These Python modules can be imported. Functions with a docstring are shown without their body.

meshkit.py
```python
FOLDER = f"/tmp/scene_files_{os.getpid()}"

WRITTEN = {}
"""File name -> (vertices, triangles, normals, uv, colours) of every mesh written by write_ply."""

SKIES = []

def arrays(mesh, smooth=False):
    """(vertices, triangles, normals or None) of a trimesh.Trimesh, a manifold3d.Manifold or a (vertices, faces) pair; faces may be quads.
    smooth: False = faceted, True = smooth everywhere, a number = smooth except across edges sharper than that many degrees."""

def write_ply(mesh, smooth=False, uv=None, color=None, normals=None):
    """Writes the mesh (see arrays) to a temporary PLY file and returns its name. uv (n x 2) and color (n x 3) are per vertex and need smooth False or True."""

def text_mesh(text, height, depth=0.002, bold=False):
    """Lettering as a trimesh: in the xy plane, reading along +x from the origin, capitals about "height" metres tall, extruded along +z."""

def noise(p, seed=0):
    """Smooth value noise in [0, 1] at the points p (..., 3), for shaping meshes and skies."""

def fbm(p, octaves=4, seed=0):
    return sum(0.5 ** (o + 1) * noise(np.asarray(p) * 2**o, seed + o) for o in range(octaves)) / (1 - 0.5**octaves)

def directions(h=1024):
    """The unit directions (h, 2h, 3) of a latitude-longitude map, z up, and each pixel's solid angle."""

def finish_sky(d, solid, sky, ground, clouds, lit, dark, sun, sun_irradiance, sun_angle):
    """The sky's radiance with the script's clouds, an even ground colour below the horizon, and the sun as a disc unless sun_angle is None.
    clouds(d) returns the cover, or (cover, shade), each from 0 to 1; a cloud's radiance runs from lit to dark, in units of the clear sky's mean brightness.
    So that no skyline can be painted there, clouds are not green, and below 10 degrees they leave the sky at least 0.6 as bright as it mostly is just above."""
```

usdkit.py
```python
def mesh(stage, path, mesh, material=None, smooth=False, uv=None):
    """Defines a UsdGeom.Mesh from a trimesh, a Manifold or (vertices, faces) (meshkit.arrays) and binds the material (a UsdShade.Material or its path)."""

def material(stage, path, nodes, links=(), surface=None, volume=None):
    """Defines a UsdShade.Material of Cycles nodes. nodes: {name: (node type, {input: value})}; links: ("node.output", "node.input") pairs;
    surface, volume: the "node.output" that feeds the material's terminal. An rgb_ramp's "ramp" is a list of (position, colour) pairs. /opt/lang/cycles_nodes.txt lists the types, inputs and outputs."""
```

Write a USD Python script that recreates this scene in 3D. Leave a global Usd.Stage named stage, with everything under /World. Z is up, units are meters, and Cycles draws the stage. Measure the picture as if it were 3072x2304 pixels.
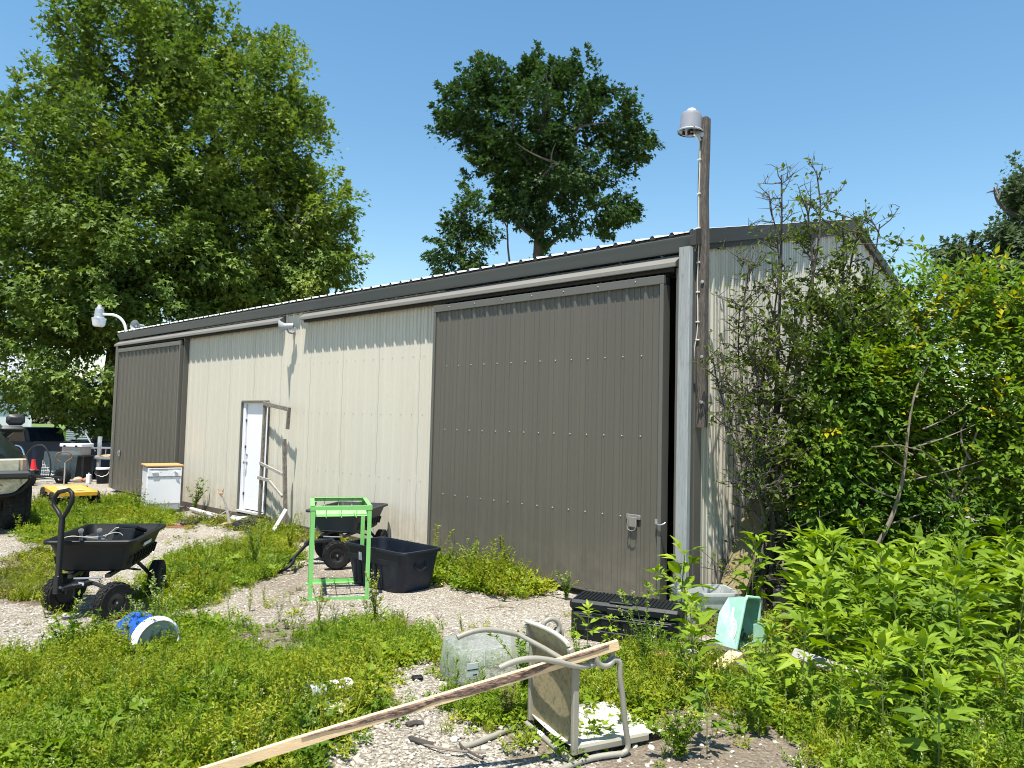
import math, random
import numpy as np
import trimesh
import usdkit, meshkit
from pxr import Usd, UsdGeom, UsdLux, UsdShade, Sdf, Gf, Vt

stage = Usd.Stage.CreateInMemory()
UsdGeom.SetStageUpAxis(stage, 'Z')
UsdGeom.SetStageMetersPerUnit(stage, 1.0)
UsdGeom.Xform.Define(stage, '/World')
UsdGeom.Scope.Define(stage, '/World/Looks')
V = np.array

# ------------------------------------------------------------------ camera, sky, sun, exposure
PITCH, ROLL, CAM_H = 0.0537, 0.0238, 1.85
EXPOSURE = 0.95
SUN = V([-0.09, -0.31, 1.0]); SUN = SUN / np.linalg.norm(SUN)
SUN_ELEV = float(math.asin(SUN[2])); SUN_ROT = float(math.atan2(SUN[0], SUN[1]))
SKY_STRENGTH, SUN_INTENSITY = 0.085, 1.25

cam = UsdGeom.Camera.Define(stage, '/World/camera')
fw = V([0, math.cos(PITCH), math.sin(PITCH)]); up0 = V([0, -math.sin(PITCH), math.cos(PITCH)]); rt0 = V([1.0, 0, 0])
rt = rt0 * math.cos(ROLL) + up0 * math.sin(ROLL); up = -rt0 * math.sin(ROLL) + up0 * math.cos(ROLL)
cm = np.eye(4); cm[0, :3], cm[1, :3], cm[2, :3], cm[3, :3] = rt, up, -fw, (0, 0, CAM_H)
cam.AddTransformOp().Set(Gf.Matrix4d(*[float(x) for x in cm.ravel()]))
cam.CreateHorizontalApertureAttr(36.0); cam.CreateVerticalApertureAttr(27.0)
cam.CreateFocalLengthAttr(36.0 * 2171.6 / 3072.0)
cam.CreateClippingRangeAttr(Gf.Vec2f(0.05, 5000.0))
cam.CreateExposureAttr(EXPOSURE)

usdkit.material(stage, '/World/Looks/sky', {
    'sky': ('sky_texture', {'sky_type': 'single_scattering', 'sun_disc': False, 'sun_elevation': SUN_ELEV, 'sun_rotation': SUN_ROT,
                            'altitude': 250.0, 'air_density': 1.3, 'aerosol_density': 0.25, 'ozone_density': 1.2}),
    'hs': ('hsv', {'hue': 0.492, 'saturation': 1.21, 'value': 1.13, 'fac': 1.0}),
    'bg': ('background_shader', {'strength': SKY_STRENGTH})},
    [('sky.color', 'hs.color'), ('hs.color', 'bg.color')], surface='bg.background')
dome = UsdLux.DomeLight.Define(stage, '/World/sky')
UsdShade.MaterialBindingAPI.Apply(dome.GetPrim()).Bind(UsdShade.Material.Get(stage, '/World/Looks/sky'))
dome.GetPrim().SetCustomDataByKey('kind', 'structure')
sun = UsdLux.DistantLight.Define(stage, '/World/sun')
sun.CreateIntensityAttr(SUN_INTENSITY); sun.CreateNormalizeAttr(True); sun.CreateAngleAttr(0.53); sun.CreateColorAttr(Gf.Vec3f(1.0, 0.955, 0.88))
zx = np.cross([0, 0, 1.0], SUN); zx /= np.linalg.norm(zx); zy = np.cross(SUN, zx)
sm4 = np.eye(4); sm4[0, :3], sm4[1, :3], sm4[2, :3] = zx, zy, SUN
sun.AddTransformOp().Set(Gf.Matrix4d(*[float(x) for x in sm4.ravel()]))

# ------------------------------------------------------------------ materials
LK = {}
def mat(name, col, rough=0.6, metal=0.0, spec=0.5, var=0.12, scale=6.0, bump=0.0, bscale=60.0, col2=None, lo=0.45, hi=0.62, coat=0.0, stretch=(1, 1, 1), detail=4.0, island=0.0, dust=None):
    """Principled material; colour wanders with object-space noise; optional second colour in patches (stains, rust); optional bump."""
    c = V(col, float)
    nodes = {'tc': ('texture_coordinate', {}), 'mp': ('mapping', {'scale': stretch}),
             'n': ('noise_texture', {'scale': scale, 'detail': detail, 'roughness': 0.6}),
             'r': ('rgb_ramp', {'ramp': [(0.25, tuple(c * (1 - var))), (0.5, tuple(c)), (0.75, tuple(np.minimum(c * (1 + var), 0.95)))]}),
             'p': ('principled_bsdf', {'roughness': rough, 'metallic': metal, 'specular_ior_level': spec, 'coat_weight': coat, 'coat_roughness': 0.15})}
    links = [('tc.object', 'mp.vector'), ('mp.vector', 'n.vector'), ('n.fac', 'r.fac')]
    out = 'r.color'
    if col2 is not None:
        nodes['n2'] = ('noise_texture', {'scale': scale * 2.7, 'detail': 6.0, 'roughness': 0.65})
        nodes['r2'] = ('rgb_ramp', {'ramp': [(lo, (0, 0, 0)), (hi, (1, 1, 1))]})
        nodes['m'] = ('mix_color', {'b': tuple(col2)})
        links += [('mp.vector', 'n2.vector'), ('n2.fac', 'r2.fac'), ('r2.color', 'm.fac'), (out, 'm.a')]
        out = 'm.result'
    if dust is not None:
        nodes.update({'dg': ('geometry', {}), 'dz': ('separate_xyz', {}), 'dm': ('map_range', {'from_min': 0.08, 'from_max': 0.75, 'to_min': 0.75, 'to_max': 0.0, 'clamp': True}), 'dn': ('noise_texture', {'scale': 5.0, 'detail': 6.0, 'roughness': 0.7}),
                      'dr': ('map_range', {'from_min': 0.35, 'from_max': 0.65, 'clamp': True}), 'dx': ('math', {'math_type': 'multiply'}), 'dc': ('mix_color', {'b': tuple(dust)})})
        links += [('dg.position', 'dz.vector'), ('dz.z', 'dm.value'), ('dg.position', 'dn.vector'), ('dn.fac', 'dr.value'), ('dm.result', 'dx.value1'), ('dr.result', 'dx.value2'), ('dx.value', 'dc.fac'), (out, 'dc.a')]
        out = 'dc.result'
    if island:
        nodes['g'] = ('geometry', {}); nodes['mr'] = ('map_range', {'to_min': 1 - island, 'to_max': 1 + island}); nodes['h'] = ('hsv', {})
        links += [('g.random_per_island', 'mr.value'), ('mr.result', 'h.value'), (out, 'h.color')]
        out = 'h.color'
    links.append((out, 'p.base_color'))
    if bump:
        nodes['nb'] = ('noise_texture', {'scale': bscale, 'detail': 5.0}); nodes['b'] = ('bump', {'strength': bump, 'distance': 0.01})
        links += [('mp.vector', 'nb.vector'), ('nb.fac', 'b.height'), ('b.normal', 'p.normal')]
    LK[name] = usdkit.material(stage, '/World/Looks/' + name, nodes, links, surface='p.BSDF')
    return LK[name]

def leafmat(name, c1, c2, c3, trans=0.35, rough=0.55, patch=0.35, spec=0.22):
    """Leaf: colour differs leaf by leaf and in broad drifts; some light comes through."""
    nodes = {'g': ('geometry', {}), 'n': ('noise_texture', {'scale': patch, 'detail': 3.0}), 'oi': ('object_info', {}),
             'a': ('math', {'math_type': 'multiply_add', 'value2': 0.55, 'value3': 0.0}),
             'a2': ('math', {'math_type': 'multiply_add', 'value2': 0.25}),
             'nb': ('map_range', {'from_min': 0.3, 'from_max': 0.7, 'to_min': 0.0, 'to_max': 0.6}),
             's': ('math', {'math_type': 'add'}),
             'r': ('rgb_ramp', {'ramp': [(0.1, c1), (0.55, c2), (1.0, c3)]}),
             'p': ('principled_bsdf', {'roughness': rough, 'specular_ior_level': spec}),
             'hs': ('hsv', {'saturation': 1.1, 'value': 1.35}),
             't': ('translucent_bsdf', {}), 'mx': ('mix_closure', {'fac': trans})}
    links = [('g.random_per_island', 'a.value1'), ('g.position', 'n.vector'), ('n.fac', 'nb.value'), ('oi.random', 'a2.value1'), ('a.value', 'a2.value3'),
             ('nb.result', 's.value1'), ('a2.value', 's.value2'), ('s.value', 'r.fac'), ('r.color', 'p.base_color'), ('r.color', 'hs.color'), ('hs.color', 't.color'),
             ('p.BSDF', 'mx.closure1'), ('t.BSDF', 'mx.closure2')]
    LK[name] = usdkit.material(stage, '/World/Looks/' + name, nodes, links, surface='mx.closure')

def plastic_clear(name, col, alpha=0.5, rough=0.25):
    """Thin translucent plastic sheet: part of the light passes, part is scattered milky, a little gloss."""
    LK[name] = usdkit.material(stage, '/World/Looks/' + name, {
        'd': ('diffuse_bsdf', {'color': col}), 't': ('translucent_bsdf', {'color': col}), 'm0': ('mix_closure', {'fac': 0.45}),
        'x': ('transparent_bsdf', {'color': (0.92, 0.95, 0.94)}), 'm1': ('mix_closure', {'fac': alpha}),
        'gl': ('glossy_bsdf', {'roughness': rough, 'color': (1, 1, 1)}), 'fr': ('fresnel', {'IOR': 1.45}), 'm2': ('mix_closure', {})},
        [('d.BSDF', 'm0.closure1'), ('t.BSDF', 'm0.closure2'), ('x.BSDF', 'm1.closure1'), ('m0.closure', 'm1.closure2'),
         ('fr.fac', 'm2.fac'), ('m1.closure', 'm2.closure1'), ('gl.BSDF', 'm2.closure2')], surface='m2.closure')

mat('beige_metal', (0.535, 0.50, 0.415), 0.42, var=0.03, scale=0.5, stretch=(4, 4, 0.4), col2=(0.49, 0.455, 0.37), lo=0.55, hi=0.8, detail=2.0, dust=(0.33, 0.28, 0.20))
mat('brown_metal', (0.098, 0.089, 0.071), 0.42, var=0.05, scale=0.5, stretch=(4, 4, 0.4), col2=(0.112, 0.10, 0.078), lo=0.55, hi=0.8, detail=2.0, dust=(0.17, 0.145, 0.11))
mat('trim_metal', (0.105, 0.10, 0.086), 0.4, var=0.06, scale=2.0)
mat('hood_metal', (0.19, 0.18, 0.158), 0.4, var=0.06, scale=2.0)
mat('gutter_metal', (0.08, 0.083, 0.078), 0.38, var=0.08, scale=1.5, stretch=(0.3, 6, 6))
mat('downspout_metal', (0.33, 0.345, 0.345), 0.42, var=0.12, scale=5.0, stretch=(5, 5, 0.7), col2=(0.22, 0.225, 0.22), lo=0.55, hi=0.7)
mat('roof_metal', (0.62, 0.62, 0.6), 0.35, var=0.06, scale=1.0)
mat('skirt_wood', (0.075, 0.062, 0.05), 0.85, var=0.3, scale=5, bump=0.4, stretch=(0.4, 4, 4))
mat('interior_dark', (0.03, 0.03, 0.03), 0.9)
mat('white_paint', (0.78, 0.77, 0.80), 0.35, var=0.02, scale=3)
mat('white_dirty', (0.52, 0.52, 0.49), 0.5, var=0.12, scale=5, col2=(0.42, 0.38, 0.3), lo=0.55, hi=0.75)
mat('grey_wood', (0.20, 0.175, 0.145), 0.85, var=0.3, scale=9, stretch=(1, 1, 1), bump=0.5, bscale=90, col2=(0.11, 0.09, 0.07), lo=0.48, hi=0.62)
mat('pale_driftwood', (0.30, 0.285, 0.25), 0.85, var=0.25, scale=14, bump=0.5, col2=(0.2, 0.18, 0.15), lo=0.5, hi=0.65)
mat('timber', (0.12, 0.102, 0.086), 0.9, var=0.45, scale=7, stretch=(7, 7, 0.6), bump=0.8, bscale=24, col2=(0.06, 0.05, 0.042), lo=0.46, hi=0.6)
mat('steel', (0.5, 0.5, 0.5), 0.35, metal=0.9, var=0.1)
mat('galvanized', (0.45, 0.46, 0.47), 0.45, metal=0.55, var=0.15, scale=12)
mat('screw', (0.36, 0.345, 0.30), 0.4, var=0.02)
mat('lamp_grey', (0.26, 0.275, 0.31), 0.5, var=0.08, scale=8)
mat('lamp_white', (0.72, 0.73, 0.73), 0.4, var=0.05)
mat('cable_white', (0.55, 0.53, 0.47), 0.5, var=0.05)
mat('black_plastic', (0.006, 0.007, 0.0075), 0.5, spec=0.3, var=0.2, scale=7, col2=(0.013, 0.013, 0.012), lo=0.55, hi=0.8)
mat('black_satin', (0.006, 0.007, 0.008), 0.4, spec=0.35, var=0.2)
mat('grey_black_plastic', (0.026, 0.028, 0.029), 0.5, spec=0.3, var=0.2, scale=6, col2=(0.05, 0.05, 0.048), lo=0.55, hi=0.8)
mat('cart_grey', (0.16, 0.16, 0.155), 0.6, var=0.12, scale=5)
mat('navy_plastic', (0.007, 0.010, 0.018), 0.45, spec=0.32, var=0.2, scale=4, col2=(0.022, 0.023, 0.026), lo=0.5, hi=0.8)
mat('rubber', (0.012, 0.012, 0.012), 0.8, spec=0.25, var=0.3, scale=12, bump=0.25, bscale=70, col2=(0.03, 0.028, 0.024), lo=0.52, hi=0.75)
mat('black_steel', (0.02, 0.02, 0.021), 0.4, var=0.2)
mat('green_paint', (0.20, 0.50, 0.145), 0.38, var=0.05, scale=8)
mat('yellow_paint', (0.62, 0.33, 0.018), 0.5, var=0.12, scale=5, col2=(0.25, 0.13, 0.03), lo=0.58, hi=0.7)
mat('yellow_board', (0.50, 0.29, 0.035), 0.75, var=0.25, scale=4, col2=(0.40, 0.30, 0.17), lo=0.5, hi=0.62)
mat('butcher_block', (0.56, 0.31, 0.11), 0.45, var=0.14, scale=6, stretch=(0.4, 6, 6))
mat('butcher_edge', (0.34, 0.17, 0.07), 0.5, var=0.2, scale=8)
mat('panel_grey', (0.30, 0.31, 0.32), 0.4, var=0.05)
mat('rust', (0.22, 0.10, 0.05), 0.8, var=0.3, scale=30)
mat('board_wood', (0.64, 0.47, 0.27), 0.7, var=0.14, scale=5, stretch=(0.35, 7, 7), bump=0.25, bscale=60, col2=(0.42, 0.26, 0.12), lo=0.62, hi=0.72)
mat('bark', (0.25, 0.16, 0.11), 0.9, var=0.5, scale=16, stretch=(0.5, 2, 2), bump=1.0, bscale=45, col2=(0.09, 0.06, 0.045), lo=0.45, hi=0.58)
mat('tree_bark', (0.085, 0.072, 0.06), 0.9, var=0.35, scale=5, stretch=(3, 3, 0.5), bump=1.0, bscale=14)
mat('twig_bark', (0.055, 0.045, 0.038), 0.85, var=0.3, scale=12)
mat('pale_bark', (0.19, 0.15, 0.115), 0.85, var=0.3, scale=12)
mat('weed_stem', (0.10, 0.13, 0.035), 0.7, var=0.25, scale=9)
mat('chair_metal', (0.26, 0.243, 0.195), 0.42, var=0.1, scale=9, col2=(0.2, 0.19, 0.16), lo=0.6, hi=0.75)
mat('sling', (0.25, 0.205, 0.11), 0.8, var=0.16, scale=13, bump=0.3, bscale=300, col2=(0.13, 0.108, 0.06), lo=0.5, hi=0.68)
mat('sling_sunlit', (0.52, 0.495, 0.41), 0.8, var=0.06, scale=13, bump=0.3, bscale=300, col2=(0.56, 0.5, 0.38), lo=0.56, hi=0.62)  # same cloth as sling, with the sun on it put into the colour
mat('toolbox_black', (0.006, 0.008, 0.009), 0.5, spec=0.3, var=0.2, scale=5, col2=(0.014, 0.016, 0.017), lo=0.5, hi=0.8)
mat('green_plastic', (0.31, 0.56, 0.43), 0.5, var=0.08, scale=5, col2=(0.42, 0.64, 0.53), lo=0.5, hi=0.7)
mat('print_white', (0.80, 0.80, 0.80), 0.5, var=0.02)
mat('print_grey', (0.52, 0.54, 0.54), 0.5, var=0.02)
mat('print_dark', (0.04, 0.04, 0.045), 0.5, var=0.02)
mat('blue_plastic', (0.012, 0.085, 0.42), 0.4, var=0.15, scale=5)
mat('concrete', (0.20, 0.175, 0.14), 0.9, var=0.22, scale=22, bump=0.9, bscale=55, col2=(0.13, 0.11, 0.085), lo=0.5, hi=0.68)
mat('mossy_concrete', (0.185, 0.155, 0.115), 0.9, var=0.25, scale=22, bump=0.9, bscale=55, col2=(0.185, 0.14, 0.03), lo=0.45, hi=0.55)
mat('truck_paint', (0.006, 0.009, 0.007), 0.35, spec=0.3, coat=0.25, var=0.15, scale=3)
mat('truck_plastic', (0.02, 0.021, 0.022), 0.5, var=0.15, scale=6)
mat('chrome', (0.75, 0.75, 0.75), 0.12, metal=1.0, var=0.03)
mat('lamp_lens', (0.50, 0.48, 0.36), 0.15, var=0.25, scale=14, coat=0.5)
mat('lens_amber', (0.42, 0.30, 0.20), 0.2, var=0.15, scale=9)
mat('valance_reflect', (0.40, 0.37, 0.28), 0.3, metal=0.3, var=0.5, scale=9, col2=(0.07, 0.07, 0.06), lo=0.56, hi=0.62)
mat('dark_glass', (0.006, 0.007, 0.008), 0.06, var=0.02, coat=1.0)
mat('blue_paint_shaded', (0.004, 0.011, 0.026), 0.45, spec=0.25, coat=0.05, var=0.15, scale=2)  # blue darkened to stand for the tree shade over the pickup
mat('diamond_plate', (0.33, 0.33, 0.34), 0.35, metal=0.7, var=0.06)
mat('red_plastic', (0.62, 0.018, 0.02), 0.45, var=0.08)
mat('corrugated', (0.34, 0.34, 0.345), 0.4, metal=0.5, var=0.15, scale=2)
mat('white_building', (0.74, 0.75, 0.76), 0.6, var=0.04, scale=1)
mat('white_fabric', (0.55, 0.55, 0.55), 0.8, var=0.3, scale=9)
mat('slate_tarp', (0.13, 0.15, 0.17), 0.45, var=0.3, scale=5, col2=(0.30, 0.24, 0.20), lo=0.55, hi=0.62)
mat('brick_red', (0.36, 0.17, 0.11), 0.9, var=0.25, scale=14, bump=0.5)
mat('brick_pale', (0.5, 0.47, 0.43), 0.9, var=0.2, scale=14, bump=0.5)
mat('dead_leaf', (0.28, 0.19, 0.12), 0.8, var=0.3, scale=16)
mat('straw_dry', (0.50, 0.40, 0.24), 0.8, var=0.3, scale=4, island=0.35)
mat('pebble', (0.36, 0.325, 0.265), 0.9, var=0.3, scale=60)
mat('pebble_pale', (0.47, 0.44, 0.38), 0.9, var=0.2, scale=60)
mat('pebble_dark', (0.19, 0.165, 0.13), 0.9, var=0.3, scale=60)
plastic_clear('clear_plastic', (0.78, 0.83, 0.80), alpha=0.30)
plastic_clear('milky_plastic', (0.82, 0.85, 0.85), alpha=0.72)
plastic_clear('glass_sheet', (0.2, 0.25, 0.2), alpha=0.05, rough=0.3)

leafmat('maple_leaf', (0.05, 0.095, 0.018), (0.135, 0.205, 0.028), (0.34, 0.385, 0.06), patch=0.6, trans=0.28, spec=0.3)
leafmat('maple_dark', (0.028, 0.062, 0.014), (0.045, 0.088, 0.018), (0.085, 0.135, 0.022), patch=0.5, trans=0.3)
leafmat('grey_leaf', (0.05, 0.075, 0.035), (0.075, 0.11, 0.045), (0.15, 0.18, 0.08), patch=0.5)
leafmat('pear_leaf', (0.06, 0.10, 0.016), (0.12, 0.165, 0.025), (0.27, 0.31, 0.045), patch=2.0)
leafmat('ash_leaf', (0.075, 0.15, 0.016), (0.15, 0.24, 0.02), (0.38, 0.40, 0.02), patch=1.5)
leafmat('young_leaf', (0.34, 0.30, 0.012), (0.42, 0.34, 0.012), (0.34, 0.19, 0.02), patch=3.0)
leafmat('ragweed_leaf', (0.085, 0.155, 0.012), (0.215, 0.315, 0.02), (0.40, 0.455, 0.04), patch=2.2, trans=0.32)
leafmat('weed_green', (0.075, 0.145, 0.010), (0.165, 0.25, 0.015), (0.34, 0.365, 0.025), patch=1.3, trans=0.35)
leafmat('weed_yellow', (0.165, 0.215, 0.012), (0.275, 0.31, 0.02), (0.42, 0.395, 0.05), patch=1.6, trans=0.35)
leafmat('weed_dull', (0.10, 0.12, 0.03), (0.17, 0.16, 0.04), (0.27, 0.22, 0.07), patch=1.6, trans=0.3)
leafmat('flower_pale', (0.30, 0.34, 0.10), (0.40, 0.42, 0.16), (0.55, 0.55, 0.3), trans=0.3)
leafmat('crop_leaf', (0.10, 0.165, 0.028), (0.14, 0.215, 0.04), (0.21, 0.27, 0.06), patch=0.6)
leafmat('far_leaf', (0.05, 0.085, 0.03), (0.07, 0.11, 0.04), (0.11, 0.15, 0.06), patch=0.1)

# ------------------------------------------------------------------ prims
COUNT = {}
def name_for(parent, name):
    k = (parent, name); COUNT[k] = COUNT.get(k, -1) + 1
    return f'{parent}/{name}' + (f'_{COUNT[k]:03d}' if COUNT[k] else '')
def info(prim, **kw):
    for k, v in kw.items():
        if v: prim.SetCustomDataByKey(k, v)
def thing(name, label, cat, loc=(0, 0, 0), rz=0.0, group=None, kind=None, scale=None):
    path = name_for('/World', name)
    x = UsdGeom.Xform.Define(stage, path)
    x.AddTranslateOp().Set(Gf.Vec3d(*[float(a) for a in loc])); x.AddRotateZOp().Set(float(math.degrees(rz)))
    if scale: x.AddScaleOp().Set(Gf.Vec3f(*([float(scale)] * 3) if np.ndim(scale) == 0 else scale))
    info(x.GetPrim(), label=label, category=cat, group=group, kind=kind)
    return path
def part(parent, name, mb, m, smooth=False, label=None, kind=None):
    path = name_for(parent, name)
    p = usdkit.mesh(stage, path, mb.get() if isinstance(mb, MB) else mb, LK[m], smooth=smooth)
    info(p.GetPrim(), label=label, kind=kind)
    return path
def single(name, label, cat, mb, m, smooth=False, group=None, kind=None):
    path = name_for('/World', name)
    p = usdkit.mesh(stage, path, mb.get() if isinstance(mb, MB) else mb, LK[m], smooth=smooth)
    info(p.GetPrim(), label=label, category=cat, group=group, kind=kind)
    return path
def copy_of(src, name, loc, rz, label, cat, group=None, scale=None):
    path = name_for('/World', name)
    x = UsdGeom.Xform.Define(stage, path)
    x.AddTranslateOp().Set(Gf.Vec3d(*[float(a) for a in loc])); x.AddRotateZOp().Set(float(math.degrees(rz)))
    x.AddScaleOp().Set(Gf.Vec3f(*([float(scale or 1)] * 3)))
    x.GetPrim().GetReferences().AddInternalReference(src); x.GetPrim().SetInstanceable(True)
    info(x.GetPrim(), label=label, category=cat, group=group)
    return path

# ------------------------------------------------------------------ mesh building
def rot(axis, a):
    return trimesh.transformations.rotation_matrix(a, axis)[:3, :3]
def frame(x, y=None, z=None):
    """Rows -> rotation whose columns are the given axes."""
    x = V(x, float); x = x / np.linalg.norm(x)
    y = V(y if y is not None else np.cross([0, 0, 1.0], x), float); y = y - x * (x @ y); y = y / np.linalg.norm(y)
    return np.stack([x, y, np.cross(x, y)], 1)
_bx = []
for sx in (-1, 1):
    for sy in (-1, 1):
        for sz in (-1, 1):
            for k in range(3): _bx.append((sx, sy, sz, k))
_bs = V([b[:3] for b in _bx], float); _bk = V([b[3] for b in _bx])
_bv = _bs * 0.5; _bin = np.ones((24, 3)); _bin[np.arange(24), _bk] = 0
_bf = trimesh.convex.convex_hull(_bv - _bs * _bin * 0.1)
_order = [int(np.argmin(((_bf.vertices - q) ** 2).sum(1))) for q in (_bv - _bs * _bin * 0.1)]
_inv = np.zeros(24, int); _inv[_order] = np.arange(24)
_bfaces = _inv[_bf.faces]
_cf = V([[0, 1, 3], [0, 3, 2], [4, 6, 7], [4, 7, 5], [0, 4, 5], [0, 5, 1], [2, 3, 7], [2, 7, 6], [0, 2, 6], [0, 6, 4], [1, 5, 7], [1, 7, 3]])
_cv = V([[x, y, z] for x in (-.5, .5) for y in (-.5, .5) for z in (-.5, .5)])
class MB:
    def __init__(s): s.V, s.F, s.n = [], [], 0
    def add(s, v, f):
        v = np.asarray(v, float); f = np.asarray(f, int)
        if f.ndim == 2 and f.shape[1] == 4: f = np.vstack([f[:, [0, 1, 2]], f[:, [0, 2, 3]]])
        s.V.append(v); s.F.append(f + s.n); s.n += len(v); return s
    def get(s): return np.vstack(s.V), np.vstack(s.F)
    def box(s, c, d, R=None, b=0.0):
        d = V(d, float)
        v = (_bs * (d / 2) - _bs * _bin * min(b, d.min() * 0.45)) if b else _cv * d
        if R is not None: v = v @ np.asarray(R).T
        return s.add(v + V(c), _bfaces if b else _cf)
    def beam(s, a, b_, w, h, upv=(0, 0, 1), bev=0.0):
        a, b_ = V(a, float), V(b_, float); x = b_ - a; L = np.linalg.norm(x); x /= L
        u = V(upv, float)
        if abs(x @ u) > .98: u = V([1.0, 0, 0])
        y = np.cross(u, x); y /= np.linalg.norm(y)
        return s.box((a + b_) / 2, (L, w, h), np.stack([x, y, np.cross(x, y)], 1), bev)
    def tube(s, pts, r, k=8, closed=False, caps=True, flat=1.0):
        P = V(pts, float); n = len(P); r = np.broadcast_to(r, (n,)).astype(float)
        T = np.roll(P, -1, 0) - np.roll(P, 1, 0) if closed else np.gradient(P, axis=0)
        T /= np.maximum(np.linalg.norm(T, axis=1, keepdims=True), 1e-9)
        u = np.cross(T[0], [0, 0, 1.0]);
        if np.linalg.norm(u) < 1e-3: u = np.cross(T[0], [1.0, 0, 0])
        u /= np.linalg.norm(u); rings = []
        a = np.arange(k) * 2 * np.pi / k
        for i in range(n):
            u = u - T[i] * (u @ T[i]); u /= np.linalg.norm(u); w = np.cross(T[i], u)
            rings.append(P[i] + r[i] * (np.cos(a)[:, None] * u + flat * np.sin(a)[:, None] * w))
        v = np.vstack(rings); f = []
        for i in range(n if closed else n - 1):
            j = (i + 1) % n
            for q in range(k): f.append((i * k + q, i * k + (q + 1) % k, j * k + (q + 1) % k, j * k + q))
        s.add(v, f)
        if caps and not closed:
            s.add(np.vstack([rings[0], P[0:1]]), [(k, (q + 1) % k, q) for q in range(k)])
            s.add(np.vstack([rings[-1], P[-1:]]), [(k, q, (q + 1) % k) for q in range(k)])
        return s
    def lathe(s, prof, c=(0, 0, 0), R=None, k=24, ang=2 * np.pi):
        """prof: (radius, height) pairs round local z."""
        prof = V(prof, float); a = np.arange(k) * ang / k
        v = np.stack([prof[:, 0][:, None] * np.cos(a), prof[:, 0][:, None] * np.sin(a), np.repeat(prof[:, 1][:, None], k, 1)], -1).reshape(-1, 3)
        f = []
        for i in range(len(prof) - 1):
            for q in range(k): f.append((i * k + q, i * k + (q + 1) % k, (i + 1) * k + (q + 1) % k, (i + 1) * k + q))
        if R is not None: v = v @ np.asarray(R).T
        return s.add(v + V(c), f)
    def sweep(s, prof, a, b_, xa, ya, closed=False, ends=False):
        """2-D profile (in axes xa, ya) carried from a to b."""
        prof = V(prof, float); n = len(prof); xa, ya = V(xa, float), V(ya, float)
        o = prof[:, :1] * xa + prof[:, 1:] * ya
        v = np.vstack([V(a) + o, V(b_) + o]); m = n if closed else n - 1
        s.add(v, [(i, (i + 1) % n, n + (i + 1) % n, n + i) for i in range(m)])
        if ends and closed:
            for base, flip in ((0, 1), (n, 0)):
                c = v[base:base + n].mean(0)
                t = [(n, i, (i + 1) % n) if not flip else (n, (i + 1) % n, i) for i in range(n)]
                s.add(np.vstack([v[base:base + n], c]), t)
        return s
    def tm(s, t, M=None):
        t = t.copy()
        if M is not None: t.apply_transform(M)
        return s.add(t.vertices, t.faces)
    def move(s, R=None, t=(0, 0, 0)):
        s.V = [(v @ np.asarray(R).T if R is not None else v) + V(t) for v in s.V]; return s
def M4(R=None, t=(0, 0, 0)):
    m = np.eye(4)
    if R is not None: m[:3, :3] = R
    m[:3, 3] = t; return m
def spline(pts, n=24):
    from scipy.interpolate import CubicSpline
    P = V(pts, float); t = np.r_[0, np.cumsum(np.linalg.norm(np.diff(P, axis=0), axis=1))]
    return CubicSpline(t, P)(np.linspace(0, t[-1], n))
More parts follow.
